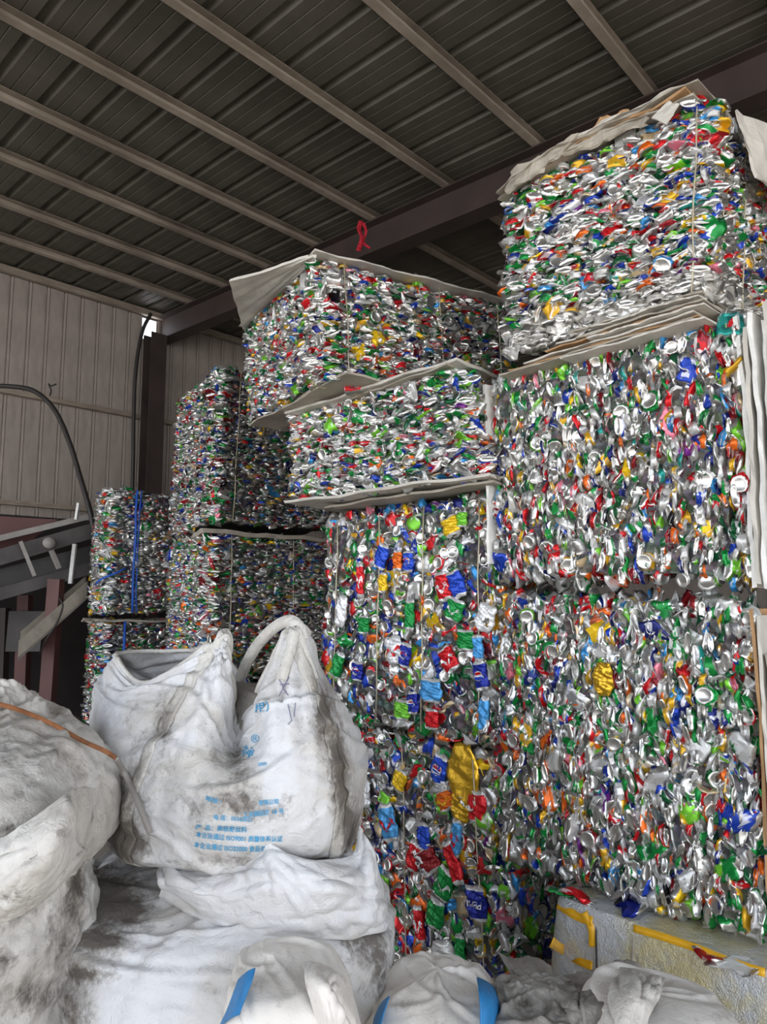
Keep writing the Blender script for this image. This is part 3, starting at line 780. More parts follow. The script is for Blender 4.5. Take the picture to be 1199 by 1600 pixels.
# the stack of boards under it
z_top = CORN['R2']
for i, (t0, t1, m_, ex) in enumerate(((.0, .62, 'card_grey', .0), (.02, .5, 'card_white', .022), (.01, .68, 'card_white', -.01), (.0, .58, 'card_grey', .018), (.03, .74, 'card_brown', .006), (.0, .52, 'card_white', .03), (.04, .86, 'card_white', .012), (.02, .95, 'card_brown', -.004), (.05, 1.0, 'card_grey', .012), (.0, .66, 'card_white', .024))):
    th_ = .006
    Nn, Ll, Rn = c['N'][0], c['L'][0], c['R'][0]
    z0 = -.002 - i * .0105
    a_ = Ll * t1 + Nn * (1 - t1); b_ = Ll * t0 + Nn * (1 - t0)
    out = (Nn - Rn).normalized() * ex + (Nn - Ll).normalized() * ex * .5
    dd = (Rn - Nn) * .9
    sheet(r1, [a_ + out + UPV * z0, b_ + out + UPV * z0, b_ + out + dd + UPV * z0, a_ + out + dd + UPV * z0], th_, 'base_board', m_, 26, 8, .0035, 40 + i)
# side sheets of the upright bale
c = CORN['R2']
N0, N1, R0_, R1_ = c['N'][0], c['N'][1], c['R'][0], c['R'][1]
dN = (N0 - R0_).normalized(); dV = (N0 - c['L'][0]).normalized()
for i, (o0, o1, zt, zb, m_) in enumerate(((.004, -.012, .02, .0, 'foam'), (.026, .012, -.03, .01, 'card_white'), (.05, .02, .01, -.005, 'foam'), (.075, -.006, -.02, .02, 'foam'), (.10, .02, .03, 0, 'card_white'), (.125, 0, .0, .0, 'foam'))):
    a_ = N0 + dV * o0 + dN * o1 + UPV * zb; d_ = N1 + dV * o0 + dN * o1 + UPV * zt
    bk = (R0_ - N0)
    sheet(r2, [a_, a_ + bk, d_ + bk, d_], .014, 'side_sheet', m_, 8, 16, .006, 60 + i)
L0, L1_ = c['L'][0], c['L'][1]
sheet(r2, [L0 - dV * .012 + dN * .02 + UPV * .07, L0 - dV * .012 - dN * .3 + UPV * .07, L1_ - dV * .012 - dN * .3, L1_ - dV * .012 + dN * .02], .012, 'side_sheet', 'foam', 6, 14, .004, 70)
c = CORN['R3']
N0, N1, R0_, R1_ = c['N'][0], c['N'][1], c['R'][0], c['R'][1]
dV = (N0 - c['L'][0]).normalized(); dN = (N0 - R0_).normalized()
for i, (o0, z0, z1, m_) in enumerate(((.006, .0, 1.0, 'card_brown'), (.024, .33, .98, 'card_white'), (.045, .30, .86, 'card_grey'))):
    up_ = N1 - N0
    a_ = N0 + up_ * z0 + dV * o0; d_ = N0 + up_ * z1 + dV * o0; bk = R0_ - N0
    sheet(r3, [a_, a_ + bk, d_ + bk, d_], .010, 'side_board', m_, 6, 12, .004, 80 + i)
# boards between the left bales
c = CORN['L2']
Nt, Lt, Rt, Bt = [c[k][1] for k in ('N', 'L', 'R', 'B')]
sheet(l2, [Nt + Vector((-.02, -.03, .015)), Rt + Vector((0, -.03, .0)), Bt, Lt + Vector((0.1, 0, .0))], .03, 'cover_board', 'card_grey', 14, 8, .008, 90)
c = CORN['L4']
Nt, Lt, Rt, Bt = [c[k][1] for k in ('N', 'L', 'R', 'B')]
sheet(l4, [Lt + Vector((-.03, -.03, .0)), Nt + Vector((-.0, -.05, .0)), Rt + Vector((0, -.03, -.02)), Bt], .014, 'cover_board', 'card_grey', 14, 8, .012, 91)

# ------------------------------------------------------------------ hero cans with marks on the label faces
def mat_flat(name, col, metal=.4, rough=.35):
    m = NT(name); c_ = m.coord('Object')
    m.set(Base_Color=col, Metallic=metal, Roughness=rough, Normal=m.bump(m.noise(60, 4, c_), .5, .006)); return m.m
HM = {k: mat_flat('label_' + k, srgb(*v)) for k, v in dict(red=(204, 24, 34), navy=(28, 44, 150), blue=(34, 74, 190), green=(20, 140, 64), white=(235, 235, 236), gold=(214, 168, 44), orange=(230, 110, 30), silver=(220, 220, 218), maroon=(140, 24, 30), sky=(80, 160, 220), lime=(120, 200, 60), black=(24, 24, 28), yellow=(238, 196, 36)).items()}
HM['gold'] = mat_flat('label_gold_foil', srgb(222, 176, 52), .75, .3)
def on_face(key, px, py, out=0.0):
    cc = CORN[key]; N, L = cc['N'], cc['L']
    n_ = (N[0] - L[0]).cross(L[1] - L[0]).normalized()
    r = ray(px, py); o = Vector((0, 0, EYE)); k = (N[0] - o).dot(n_) / r.dot(n_)
    ex = (N[0] - L[0]).normalized()
    return o + r * k + n_ * out, ex, n_
def flat_can(root, key, px, py, wpx, hpx, ang, col, seed, text=None, tcol='white', globe=False, stripe=False, tsize=.03, flip=0, nm='labelled_can'):
    """a can squashed flat against the face of the bale: wpx,hpx its size in the photograph"""
    rs = random.Random(seed)
    p, ex, nn = on_face(key, px, py, 0.034)
    sc = p.y / FPX
    a_ = math.radians(ang); ez = Vector((0, 0, 1)); squeeze = 1 / 0.86
    X = ex * math.cos(a_) + ez * math.sin(a_); Y_ = -ex * math.sin(a_) + ez * math.cos(a_)
    hw = wpx * sc * squeeze / 2; hh = hpx * sc / 2
    NU, NVv = 14, 18; V = []; F = []
    ph = [rs.uniform(0, 6) for _ in range(6)]
    def pt(u_, v_):
        e = 1 - (.30 * abs(v_) ** 5 if col != 'gold' else .5 * abs(v_) ** 2.4) + .06 * math.sin(v_ * 5 + ph[0])
        z = .012 * (1 - abs(u_) ** 4) * (1 - abs(v_) ** 8) + .004 * math.sin(u_ * 4 + v_ * 6 + ph[1]) + .003 * math.sin(v_ * 15 + u_ * 3 + ph[2]) + .002 * math.sin(u_ * 17 + ph[3])
        return p + X * (u_ * hw * e) + Y_ * (v_ * hh * (1 + .03 * math.sin(u_ * 4 + ph[4]))) + nn * z
    for side in (1, -1):
        for j in range(NVv + 1):
            for i in range(NU + 1):
                u_ = i / NU * 2 - 1; v_ = j / NVv * 2 - 1
                q = pt(u_, v_)
                if side < 0: q = q - nn * (.006 + .018 * (1 - abs(u_) ** 3) * (1 - abs(v_) ** 6))
                V.append(q)
    K = (NU + 1) * (NVv + 1)
    for j in range(NVv):
        for i in range(NU):
            q = j * (NU + 1) + i
            F.append((q, q + 1, q + NU + 2, q + NU + 1)); F.append((K + q, K + q + NU + 1, K + q + NU + 2, K + q + 1))
    for i in range(NU):
        F.append((i, K + i, K + i + 1, i + 1)); q = NVv * (NU + 1) + i; F.append((q, q + 1, K + q + 1, K + q))
    for j in range(NVv):
        q = j * (NU + 1); F.append((q, q + NU + 1, K + q + NU + 1, K + q)); q += NU; F.append((q, K + q, K + q + NU + 1, q + NU + 1))
    m = MB(); m.v = V; m.f = F
    o = m.build(nm, HM[col], root, True)
    if col not in ('gold',):                              # bare rims top and bottom
        o.data.materials.append(HM['silver'])
        for pl in o.data.polygons:
            j = (pl.vertices[0] % K) // (NU + 1)
            if j < 2 or j >= NVv - 2: pl.material_index = 1
    def emb(polys, mname, z, nm2):
        v2 = []; f2 = []
        for pg in polys:
            b0 = len(v2)
            for (u_, v_) in pg: v2.append(pt(u_, v_) + nn * z)
            f2.append(tuple(range(b0, b0 + len(pg))))
        mm_ = MB(); mm_.v = v2; mm_.f = f2; mm_.build(nm2, HM[mname], o)
    if globe:
        asp = hw / hh; R_ = .62
        def disc(r, lo=-1, hi=1, n_=20):
            out = []
            for i in range(8):
                y0 = lo + (hi - lo) * i / 8; y1 = lo + (hi - lo) * (i + 1) / 8
                x0 = math.sqrt(max(0, 1 - y0 * y0)); x1 = math.sqrt(max(0, 1 - y1 * y1))
                out.append([(-x0 * r, y0 * r * asp), (x0 * r, y0 * r * asp), (x1 * r, y1 * r * asp), (-x1 * r, y1 * r * asp)])
            return out
        emb(disc(R_), 'white', .0016, 'emblem_ring'); emb(disc(R_ * .86, .12, 1), 'red', .0026, 'emblem_red'); emb(disc(R_ * .86, -1, -.16), 'blue', .0026, 'emblem_blue')
    if stripe:
        emb([[(-.9 + .2 * k, -.25 + .25 * math.sin(k)), (-.7 + .2 * k, -.25 + .25 * math.sin(k + 1)), (-.7 + .2 * k, .0 + .25 * math.sin(k + 1)), (-.9 + .2 * k, .0 + .25 * math.sin(k))] for k in range(9)], tcol, .0018, 'wave_stripe')
    if text:
        tm = text_mesh(text); xs = [v[0] for v in tm[0]]; ys = [v[1] for v in tm[0]]
        cx, cy = (max(xs) + min(xs)) / 2, (max(ys) + min(ys)) / 2; k = tsize / max(1e-6, max(xs) - min(xs))
        fa = math.radians(flip); v2 = []
        for (x_, y_) in tm[0]:
            x_, y_ = (x_ - cx) * k, (y_ - cy) * k
            x2, y2 = x_ * math.cos(fa) - y_ * math.sin(fa), x_ * math.sin(fa) + y_ * math.cos(fa)
            v2.append(pt(max(-.95, min(.95, x2 / hw)), max(-.95, min(.95, y2 / hh))) + nn * .0022)
        mm_ = MB(); mm_.v = v2; mm_.f = tm[1]; mm_.build('lettering', HM[tcol], o)
    return o
def text_mesh(body, bold=True):
    cu = bpy.data.curves.new('lettering', 'FONT'); cu.body = body; cu.resolution_u = 3
    if bold: cu.offset = 0.018
    to = bpy.data.objects.new('lettering', cu); COL.objects.link(to)
    me = bpy.data.meshes.new_from_object(to.evaluated_get(bpy.context.evaluated_depsgraph_get()))
    bm = bmesh.new(); bm.from_mesh(me); bmesh.ops.triangulate(bm, faces=bm.faces)
    out = ([(v.co.x, v.co.y) for v in bm.verts], [tuple(v.index for v in f.verts) for f in bm.faces])
    bm.free(); bpy.data.objects.remove(to); bpy.data.meshes.remove(me); bpy.data.curves.remove(cu)
    return out

flat_can(mb, 'MB', 731, 1212, 52, 98, 0, 'gold', 1, nm='gold_can')
flat_can(mb, 'MB', 727, 1258, 34, 44, 3, 'gold', 2, nm='gold_can')
flat_can(mb, 'MB', 754, 1258, 30, 48, 0, 'red', 3)
flat_can(mb, 'MB', 752, 1408, 34, 48, 8, 'navy', 4, 'PEPSI', tsize=.074, flip=180)
flat_can(mb, 'MB', 676, 1342, 36, 38, 38, 'maroon', 5)
flat_can(mb, 'MB', 665, 1343, 15, 44, 40, 'white', 6, 'BELSENT', 'black', tsize=.09, flip=90)
flat_can(mb, 'MB', 655, 1335, 22, 46, -16, 'red', 7)
flat_can(mb, 'MB', 694, 1200, 26, 46, -15, 'blue', 8, globe=True)
flat_can(mb, 'MB', 702, 1378, 28, 50, -20, 'green', 9, stripe=True)
flat_can(mb, 'MB', 716, 1345, 20, 62, 25, 'red', 10)
flat_can(mb, 'MB', 614, 1283, 30, 54, 18, 'sky', 11, stripe=True, tcol='red')
flat_can(mb, 'MB', 721, 1306, 16, 58, -6, 'sky', 12, stripe=True, tcol='red')
flat_can(mb, 'MB', 670, 1305, 20, 40, 5, 'blue', 13)
flat_can(mb, 'MB', 703, 1248, 28, 30, 30, 'orange', 14, stripe=True, tcol='yellow')
flat_can(mb, 'MB', 632, 1216, 22, 34, -20, 'yellow', 15)
flat_can(mb, 'MB', 688, 1424, 28, 44, -10, 'green', 16)
flat_can(mb, 'MB', 663, 1440, 16, 50, 8, 'red', 17, stripe=True)
flat_can(mb, 'MB', 702, 1490, 40, 42, 20, 'silver', 18)
flat_can(mb, 'MB', 727, 1478, 15, 40, 0, 'green', 19)
flat_can(mb, 'MB', 608, 1410, 14, 34, 0, 'red', 20)
flat_can(mb, 'MB', 578, 1236, 18, 44, 5, 'white', 21)
flat_can(mm, 'M', 646, 878, 18, 34, 0, 'blue', 30, globe=True)
flat_can(mm, 'M', 641, 1023, 20, 38, -14, 'navy', 31, globe=True)
flat_can(mm, 'M', 566, 1048, 20, 30, -5, 'navy', 32, globe=True)
flat_can(mm, 'M', 759, 1055, 22, 44, 12, 'navy', 33, globe=True)
flat_can(mm, 'M', 653, 1097, 18, 34, 5, 'navy', 34, globe=True)
flat_can(mm, 'M', 700, 917, 24, 46, 15, 'red', 35, stripe=True)
flat_can(mm, 'M', 721, 913, 26, 44, 22, 'blue', 36)
flat_can(mm, 'M', 712, 823, 28, 32, 20, 'yellow', 37)
flat_can(mm, 'M', 718, 953, 28, 36, -20, 'green', 38, stripe=True)
flat_can(mm, 'M', 648, 961, 16, 48, 0, 'green', 39)
flat_can(mm, 'M', 708, 1030, 26, 40, 34, 'red', 40, stripe=True)
flat_can(mm, 'M', 681, 1078, 36, 36, 0, 'sky', 41)
flat_can(mm, 'M', 735, 1000, 28, 32, 0, 'green', 42)
flat_can(mm, 'M', 629, 876, 16, 32, 0, 'orange', 43)
flat_can(mm, 'M', 606, 911, 14, 32, 0, 'yellow', 44)
flat_can(mm, 'M', 535, 1038, 20, 42, -22, 'green', 45)
flat_can(mm, 'M', 576, 976, 20, 28, 0, 'green', 46)
flat_can(mm, 'M', 636, 1108, 28, 30, 0, 'lime', 47)
flat_can(mm, 'M', 755, 1012, 16, 40, 5, 'sky', 48)
flat_can(mm, 'M', 764, 1115, 16, 56, -4, 'sky', 49)
flat_can(mm, 'M', 766, 965, 30, 44, -20, 'white', 50)
flat_can(mm, 'M', 541, 955, 20, 50, -8, 'white', 51)
flat_can(mm, 'M', 571, 907, 12, 54, 0, 'red', 52, stripe=True)
flat_can(mm, 'M', 683, 1122, 22, 30, 0, 'red', 53)
flat_can(mm, 'M', 624, 1015, 30, 44, 15, 'white', 54, stripe=True, tcol='red')
flat_can(mm, 'M', 604, 870, 22, 40, -20, 'blue', 55)
flat_can(mm, 'M', 730, 812, 16, 26, 0, 'lime', 56)
flat_can(r3, 'R3', 950, 1060, 30, 50, 0, 'gold', 60, nm='gold_can')

# ------------------------------------------------------------------ cloth: a control net relaxed with surplus fabric so that it wrinkles
def cr_np(Pts, n, closed):
    """Catmull-Rom along axis 0 of (k,...) array"""
    k = len(Pts); seg = k if closed else k - 1
    t = np.linspace(0, seg, n, endpoint=not closed); i = np.minimum(t.astype(int), seg - 1); f = (t - i).reshape((-1,) + (1,) * (Pts.ndim - 1))
    if closed: g = lambda j: Pts[(i + j) % k]
    else: g = lambda j: Pts[np.clip(i + j, 0, k - 1)]
    a, b, c, d = g(-1), g(0), g(1), g(2)
    return 0.5 * (2 * b + (c - a) * f + (2 * a - 5 * b + 4 * c - d) * f ** 2 + (3 * b - a - 3 * c + d) * f ** 3)
def vnoise(x, y, seed, px=None):
    r = np.random.default_rng(seed); T = r.uniform(-1, 1, (256, 256))
    xi = np.floor(x).astype(int); yi = np.floor(y).astype(int); fx = x - xi; fy = y - yi
    fx = fx * fx * (3 - 2 * fx); fy = fy * fy * (3 - 2 * fy)
    w = (lambda a: a % px) if px else (lambda a: a % 256)
    g = lambda a, b: T[w(a) % 256, b % 256]
    return (g(xi, yi) * (1 - fx) + g(xi + 1, yi) * fx) * (1 - fy) + (g(xi, yi + 1) * (1 - fx) + g(xi + 1, yi + 1) * fx) * fy
def normals(X, closed=True):
    if closed: du = np.roll(X, -1, 1) - np.roll(X, 1, 1)
    else: du = np.gradient(X, axis=1)
    dv = np.gradient(X, axis=0)
    n = np.cross(du, dv); return n / (np.linalg.norm(n, axis=2, keepdims=True) + 1e-9)
def relax(X0, eu, ev, iters, seed, amp=0.012, pull=0.012, closed=True, fu=10, fv=5, pin=(True, False), grav=0.0):
    nv, nu = X0.shape[:2]; N0 = normals(X0, closed)
    jj, ii = np.meshgrid(np.arange(nu) / nu, np.arange(nv) / nv)
    nz = np.zeros((nv, nu)); a = 1.0
    for o in range(4):
        nz += a * vnoise(jj * fu * 2 ** o, ii * fv * 2 ** o + jj * 2 * fu * (1 if not closed else 0), seed + o, fu * 2 ** o if closed else None); a *= .6
    X = X0 + N0 * (nz * amp)[..., None]
    fam = []
    def add(dj, di, ex, stiff):
        if dj > 0 and closed: B = lambda Z: np.roll(Z, -dj, 1)
        A = lambda Z: Z
        fam.append((dj, di, ex, stiff))
    for q in ((1, 0, eu, 1), (0, 1, ev, 1), (1, 1, (eu + ev) / 2, .5), (-1, 1, (eu + ev) / 2, .5), (3, 0, eu * .985, .25), (0, 3, ev * .985, .25), (6, 0, eu * .96, .12), (0, 6, ev * .96, .12)): add(*q)
    def idx(dj, di):
        r0 = slice(0, nv - di); r1 = slice(di, nv)
        if closed: return r0, r1, None
        if dj >= 0: return r0, r1, (slice(0, nu - dj), slice(dj, nu))
        return r0, r1, (slice(-dj, nu), slice(0, nu + dj))
    rests = []
    for dj, di, ex, st in fam:
        r0, r1, cc = idx(dj, di)
        if closed: d = np.roll(X0, -dj, 1)[r1] - X0[r0]
        else: d = X0[r1, cc[1]] - X0[r0, cc[0]]
        rests.append(np.linalg.norm(d, axis=2) * ex)
    for it in range(iters):
        C = np.zeros_like(X); Wt = np.full((nv, nu, 1), 1e-6)
        for (dj, di, ex, st), L in zip(fam, rests):
            r0, r1, cc = idx(dj, di)
            if closed:
                Xs = np.roll(X, -dj, 1); d = Xs[r1] - X[r0]; l = np.linalg.norm(d, axis=2); g = (st * (l - L) / (l + 1e-9) * .5)[..., None] * d
                C[r0] += g; Wt[r0] += st
                t_ = np.zeros_like(X); t_[r1] -= g; w_ = np.zeros_like(Wt); w_[r1] += st
                C += np.roll(t_, dj, 1); Wt += np.roll(w_, dj, 1)
            else:
                a_, b_ = cc; d = X[r1, b_] - X[r0, a_]; l = np.linalg.norm(d, axis=2); g = (st * (l - L) / (l + 1e-9) * .5)[..., None] * d
                C[r0, a_] += g; Wt[r0, a_] += st; C[r1, b_] -= g; Wt[r1, b_] += st
        X = X + C / Wt * 1.35 + (X0 - X) * pull
        X[..., 2] -= grav
        if pin[0]: X[0] = X0[0]
        if pin[1]: X[-1] = X0[-1]
    # light smoothing
    for _ in range(1):
        if closed: X = X * .6 + .2 * (np.roll(X, 1, 1) + np.roll(X, -1, 1))
        Y_ = X.copy(); Y_[1:-1] = X[1:-1] * .6 + .2 * (X[:-2] + X[2:]); X = Y_
    return X
def grid_mesh(name, X, mat, parent, closed=True, thick=0.0, cap_bottom=False, cap_top=False, dirt=None):
    nv, nu = X.shape[:2]; off = np.array(parent.location) if parent else np.zeros(3)
    V = (X - off).reshape(-1, 3); F = []
    nj = nu if closed else nu - 1
    j, i = np.meshgrid(np.arange(nj), np.arange(nv - 1)); j = j.ravel(); i = i.ravel(); j2 = (j + 1) % nu
    Q = np.stack([i * nu + j, i * nu + j2, (i + 1) * nu + j2, (i + 1) * nu + j], 1)
    F = [tuple(q) for q in Q.tolist()]
    if cap_bottom: F.append(tuple(reversed(range(nu))))
    if cap_top: F.append(tuple((nv - 1) * nu + k for k in range(nu)))
    me = mesh_np(name, V, F, True)
    if dirt is not None:
        a = me.attributes.new('dirt', 'FLOAT', 'POINT'); a.data.foreach_set('value', dirt.astype(np.float32).ravel())
    o = link(name, me, mat, parent)
    if thick:
        s = o.modifiers.new('thickness', 'SOLIDIFY'); s.thickness = thick; s.offset = -1
    return o
def net_np(rows, K):
    return np.array([[tuple(P(*q)) if len(q) == 3 else q[:3] for q in r] for r in rows], float)
def stains(X, lst):
    """lst of (px, py, radius px (x), radius px (y), strength): dirty patches where the photograph shows them"""
    x, y, z = X[..., 0], X[..., 1], X[..., 2] - EYE
    dep = y * CT + z * ST; a = 599.5 + FPX * x / dep; b = 800 - FPX * (z * CT - y * ST) / dep
    d = np.zeros(X.shape[:2])
    N_ = normals(X); front = np.ones_like(d)
    for (cx, cy, rx, ry, s) in lst:
        d += s * np.exp(-(((a - cx) / rx) ** 2 + ((b - cy) / ry) ** 2))
    return d
def strip_on(X, cols, name, mat, parent, off=0.004, dirt=None):
    """webbing strip lying on the relaxed surface between grid columns"""
    N_ = normals(X); Y_ = (X + N_ * off)[:, cols]; Y2 = (X + N_ * (off - 0.003))[:, cols]
    return grid_mesh(name, Y_, mat, parent, closed=False, thick=0.003, dirt=dirt[:, cols] if dirt is not None else None)

def creases(X, seed, n, amp=.007, lmin=14, lmax=50, closed=True):
    """sharp pulled folds: short ridges with a valley beside them"""
    r = np.random.default_rng(seed); nv, nu = X.shape[:2]; N_ = normals(X, closed); D = np.zeros((nv, nu))
    J, I = np.meshgrid(np.arange(nu), np.arange(nv))
    for _ in range(n):
        j0, i0 = r.uniform(0, nu), r.uniform(0, nv); a = r.normal(0, .6) + (0 if r.random() < .5 else math.pi / 2 * r.choice([-.6, .6, 1])); L = r.uniform(lmin, lmax); w = r.uniform(1.3, 3.0)
        dj = J - j0
        if closed: dj = (dj + nu / 2) % nu - nu / 2
        di = I - i0; s = dj * math.cos(a) + di * math.sin(a); c = -dj * math.sin(a) + di * math.cos(a) + r.normal(0, .012) * s * s * .3
        env = np.exp(-(s / L) ** 4); D += r.uniform(.3, 1) * amp * env * (np.exp(-(c / w) ** 2) - .8 * np.exp(-((c - 2.2 * w) / (1.3 * w)) ** 2))
    ed = np.minimum(I, nv - 1 - I) / 6.0
    return X + N_ * (D * np.clip(ed, 0, 1))[..., None]
def pleats(X, centre, k, amp, R, e=2.0):
    """folds radiating from a gathered point"""
    c = np.array(centre); d = X - c; rr = np.linalg.norm(d, axis=2); ph = np.arctan2(d[..., 0], -d[..., 2])
    return X + normals(X) * (amp * np.exp(-(rr / R) ** e) * np.clip(rr / .06, 0, 1) * (np.abs(np.sin(ph * k + 2 * np.sin(ph * 3))) - .5))[..., None]

# ---- the big white bag with lettering
big = empty('bulk_bag', P(350, 1350, 2.3), 'big open white bulk bag with blue lettering and two raised lifting loops', 'bulk bag', 'white bulk bags')
rows = [
 # 0 left      1 front-left     2 seam A          3                4 mid            5                6 seam B          7 right          8 right back     9                10 back          11               12 back left     13
 [(200,1335,2.35),(215,1345,2.20),(240,1352,2.08),(300,1358,2.02),(360,1358,2.00),(430,1350,2.02),(500,1338,2.08),(530,1325,2.30),(515,1310,2.55),(460,1300,2.66),(390,1300,2.68),(320,1300,2.68),(265,1305,2.65),(220,1318,2.52)],
 [(168,1312,2.35),(178,1325,2.12),(210,1345,1.98),(285,1356,1.91),(360,1360,1.88),(440,1350,1.90),(525,1335,1.98),(555,1315,2.30),(540,1290,2.60),(470,1280,2.74),(390,1280,2.76),(310,1280,2.76),(240,1285,2.72),(190,1300,2.58)],
 [(146,1255,2.35),(160,1262,2.08),(205,1285,1.92),(280,1300,1.84),(360,1302,1.81),(445,1295,1.83),(532,1280,1.92),(566,1260,2.28),(552,1240,2.62),(480,1230,2.78),(390,1230,2.80),(300,1230,2.80),(220,1232,2.75),(166,1245,2.60)],
 [(139,1190,2.35),(158,1195,2.08),(222,1215,1.92),(290,1230,1.85),(362,1235,1.82),(445,1228,1.83),(530,1215,1.92),(572,1195,2.28),(556,1180,2.62),(480,1175,2.78),(390,1175,2.80),(300,1175,2.80),(220,1178,2.75),(160,1182,2.60)],
 [(140,1130,2.35),(165,1138,2.10),(252,1150,1.96),(310,1165,1.90),(368,1192,1.93),(440,1165,1.86),(518,1155,1.94),(562,1150,2.28),(545,1140,2.60),(475,1135,2.74),(390,1135,2.76),(300,1132,2.76),(220,1130,2.72),(162,1128,2.58)],
 [(150,1078,2.34),(182,1095,2.14),(285,1092,2.00),(330,1110,1.97),(370,1175,2.06),(428,1112,1.92),(502,1098,1.98),(538,1100,2.26),(520,1095,2.52),(462,1098,2.66),(390,1100,2.70),(300,1090,2.70),(225,1085,2.68),(165,1075,2.54)],
 [(168,1048,2.33),(205,1075,2.17),(318,1045,2.05),(352,1055,2.03),(368,1145,2.12),(408,1095,2.02),(476,1040,2.03),(512,1058,2.24),(495,1062,2.44),(450,1072,2.58),(388,1085,2.64),(305,1065,2.65),(232,1052,2.64),(180,1042,2.50)],
 [(183,1028,2.32),(228,1066,2.20),(338,1004,2.08),(357,1006,2.08),(364,1108,2.16),(395,1092,2.10),(452,978,2.08),(478,992,2.16),(470,1030,2.34),(438,1066,2.52),(390,1080,2.58),(345,1022,2.56),(250,1018,2.56),(198,1020,2.46)],
]
X0 = cr_np(cr_np(net_np(rows, 14), 130, False).transpose(1, 0, 2), 230, True).transpose(1, 0, 2)
X1 = relax(X0, 1.05, 1.045, 140, 21, amp=.014, pull=.012, fu=9, fv=6, pin=(True, True))
X1 = pleats(X1, P(345, 985, 2.08), 9, .013, .45); X1 = pleats(X1, P(455, 965, 2.08), 9, .017, .45)
X1 = creases(X1, 5, 75, .010)
bigX = X1
dirt1 = stains(X1, [(385, 1255, 60, 26, .6), (300, 1260, 40, 40, .2), (505, 1110, 18, 50, 1.2), (530, 1200, 16, 60, 1.1), (548, 1290, 20, 40, 1.0), (175, 1280, 36, 60, 1.1), (205, 1320, 36, 26, .9), (180, 1215, 30, 30, .5), (260, 1140, 14, 60, .5), (330, 1345, 80, 10, .5), (335, 1180, 16, 24, .35), (372, 1190, 18, 28, .8),
                    (215, 1200, 12, 70, .35), (250, 1130, 14, 50, .3), (430, 1345, 90, 8, .3), (160, 1085, 20, 30, .15), (420, 1270, 40, 16, .3)])
ii = np.linspace(0, 1, X1.shape[0])[:, None]
o = grid_mesh('bag_body', X1, M['bag'], big, thick=.004, cap_bottom=True, dirt=dirt1)
cA = int(2 / 14 * 230); cB = int(6 / 14 * 230)
d2 = dirt1 + .05
for nm_, c_ in (('seam_band', cA), ('seam_band', cB)):
    strip_on(X1, np.arange(c_ - 2, c_ + 3), nm_, M['band'], big, .004, d2)
# rim tape and lifting loops
MB().tube([Vector(p) for p in X1[-1][::2]] + [Vector(X1[-1][0])], .008, 6).build('rim_hem', M['band'], big, True)
def loop_band(pts, w, nm, parent, mat='band', n=7, thick=.005):
    pts = crom(pts, n); V = []; F = []
    m = MB()
    for k, p in enumerate(pts):
        d = (pts[min(k + 1, len(pts) - 1)] - pts[max(0, k - 1)]).normalized()
        s = d.cross(Vector((0, -1, .15))).normalized() * (w / 2); tn = s.cross(d).normalized() * thick / 2
        m.v += [p - s - tn, p + s - tn, p + s + tn, p - s + tn]
    for k in range(len(pts) - 1):
        b = k * 4
        for q in range(4):
            r_ = (q + 1) % 4; m.f.append((b + q, b + r_, b + 4 + r_, b + 4 + q))
    m.f += [(3, 2, 1, 0), tuple(len(m.v) - 4 + q for q in range(4))]
    return m.build(nm, M[mat], parent, True)
loop_band([P(474, 1000, 2.06), P(466, 978, 2.06), P(452, 970, 2.08), P(430, 980, 2.12), P(404, 1006, 2.16), P(386, 1036, 2.2), P(374, 1066, 2.26), P(370, 1092, 2.34)], .034, 'lifting_loop', big)
loop_band([P(336, 1022, 2.06), P(345, 1000, 2.07), P(351, 990, 2.08), P(356, 1004, 2.1), P(352, 1030, 2.14), P(342, 1040, 2.2)], .032, 'lifting_loop', big)
loop_band([P(440, 1062, 2.0), P(455, 1010, 2.03), P(462, 985, 2.05), P(472, 1012, 2.05), P(490, 1062, 2.03)], .03, 'lifting_loop', big)
# contents
ct = MB(); cen = X1[86].mean(0)
lv = 99; ring = X1[lv] * .93 + X1[lv].mean(0) * .07
ct.v = [Vector(p) for p in ring]; ct.v.append(Vector(ring.mean(0)) + Vector((0, 0, .05))); nn_ = len(ring)
ct.f = [(k, (k + 1) % nn_, nn_) for k in range(nn_)]
ct.build('contents', M['tarp'], big, True)

# blue lettering printed on the front
def bvh_of(X, closed=True):
    nv, nu = X.shape[:2]; F = []
    for i in range(nv - 1):
        for j in range(nu if closed else nu - 1): F.append((i * nu + j, i * nu + (j + 1) % nu, (i + 1) * nu + (j + 1) % nu, (i + 1) * nu + j))
    return BVHTree.FromPolygons([Vector(p) for p in X.reshape(-1, 3)], F)
BT = bvh_of(X1); EYEV = Vector((0, 0, EYE))
def print_on(body, px, py, hpx, ang, parent, mat='blue_print', sx=1.0, arc=0.0, bold=True, nm='lettering'):
    vs, fs = text_mesh(body, bold); k = hpx; a_ = math.radians(ang); V = []
    xm = max(v[0] for v in vs)
    # slice: refine long edges by triangulation only; letters are small against the folds
    for (x_, y_) in vs:
        X_ = x_ * k * sx; Y_ = y_ * k + arc * 4 * (x_ / xm - .5) ** 2 * k - arc * k
        qx = px + X_ * math.cos(a_) + Y_ * math.sin(a_); qy = py + X_ * math.sin(a_) - Y_ * math.cos(a_)
        r = ray(qx, qy).normalized(); h, n_, i_, d_ = BT.ray_cast(EYEV, r)
        if h is None: h = EYEV + r * 2.0
        V.append(h - r * .004)
    m = MB(); m.v = V; m.f = fs
    return m.build(nm, M[mat], parent)
print_on('用）', 398, 1112, 17, -6, big)
print_on('神', 376, 1178, 19, 20, big)
print_on('®', 392, 1160, 17, 0, big, bold=False)
print_on('2000', 403, 1197, 7, -8, big)
print_on('地址：', 320, 1250, 9, 14, big, sx=1.2)
print_on('有限公司', 404, 1258, 9, -4, big, sx=.9)
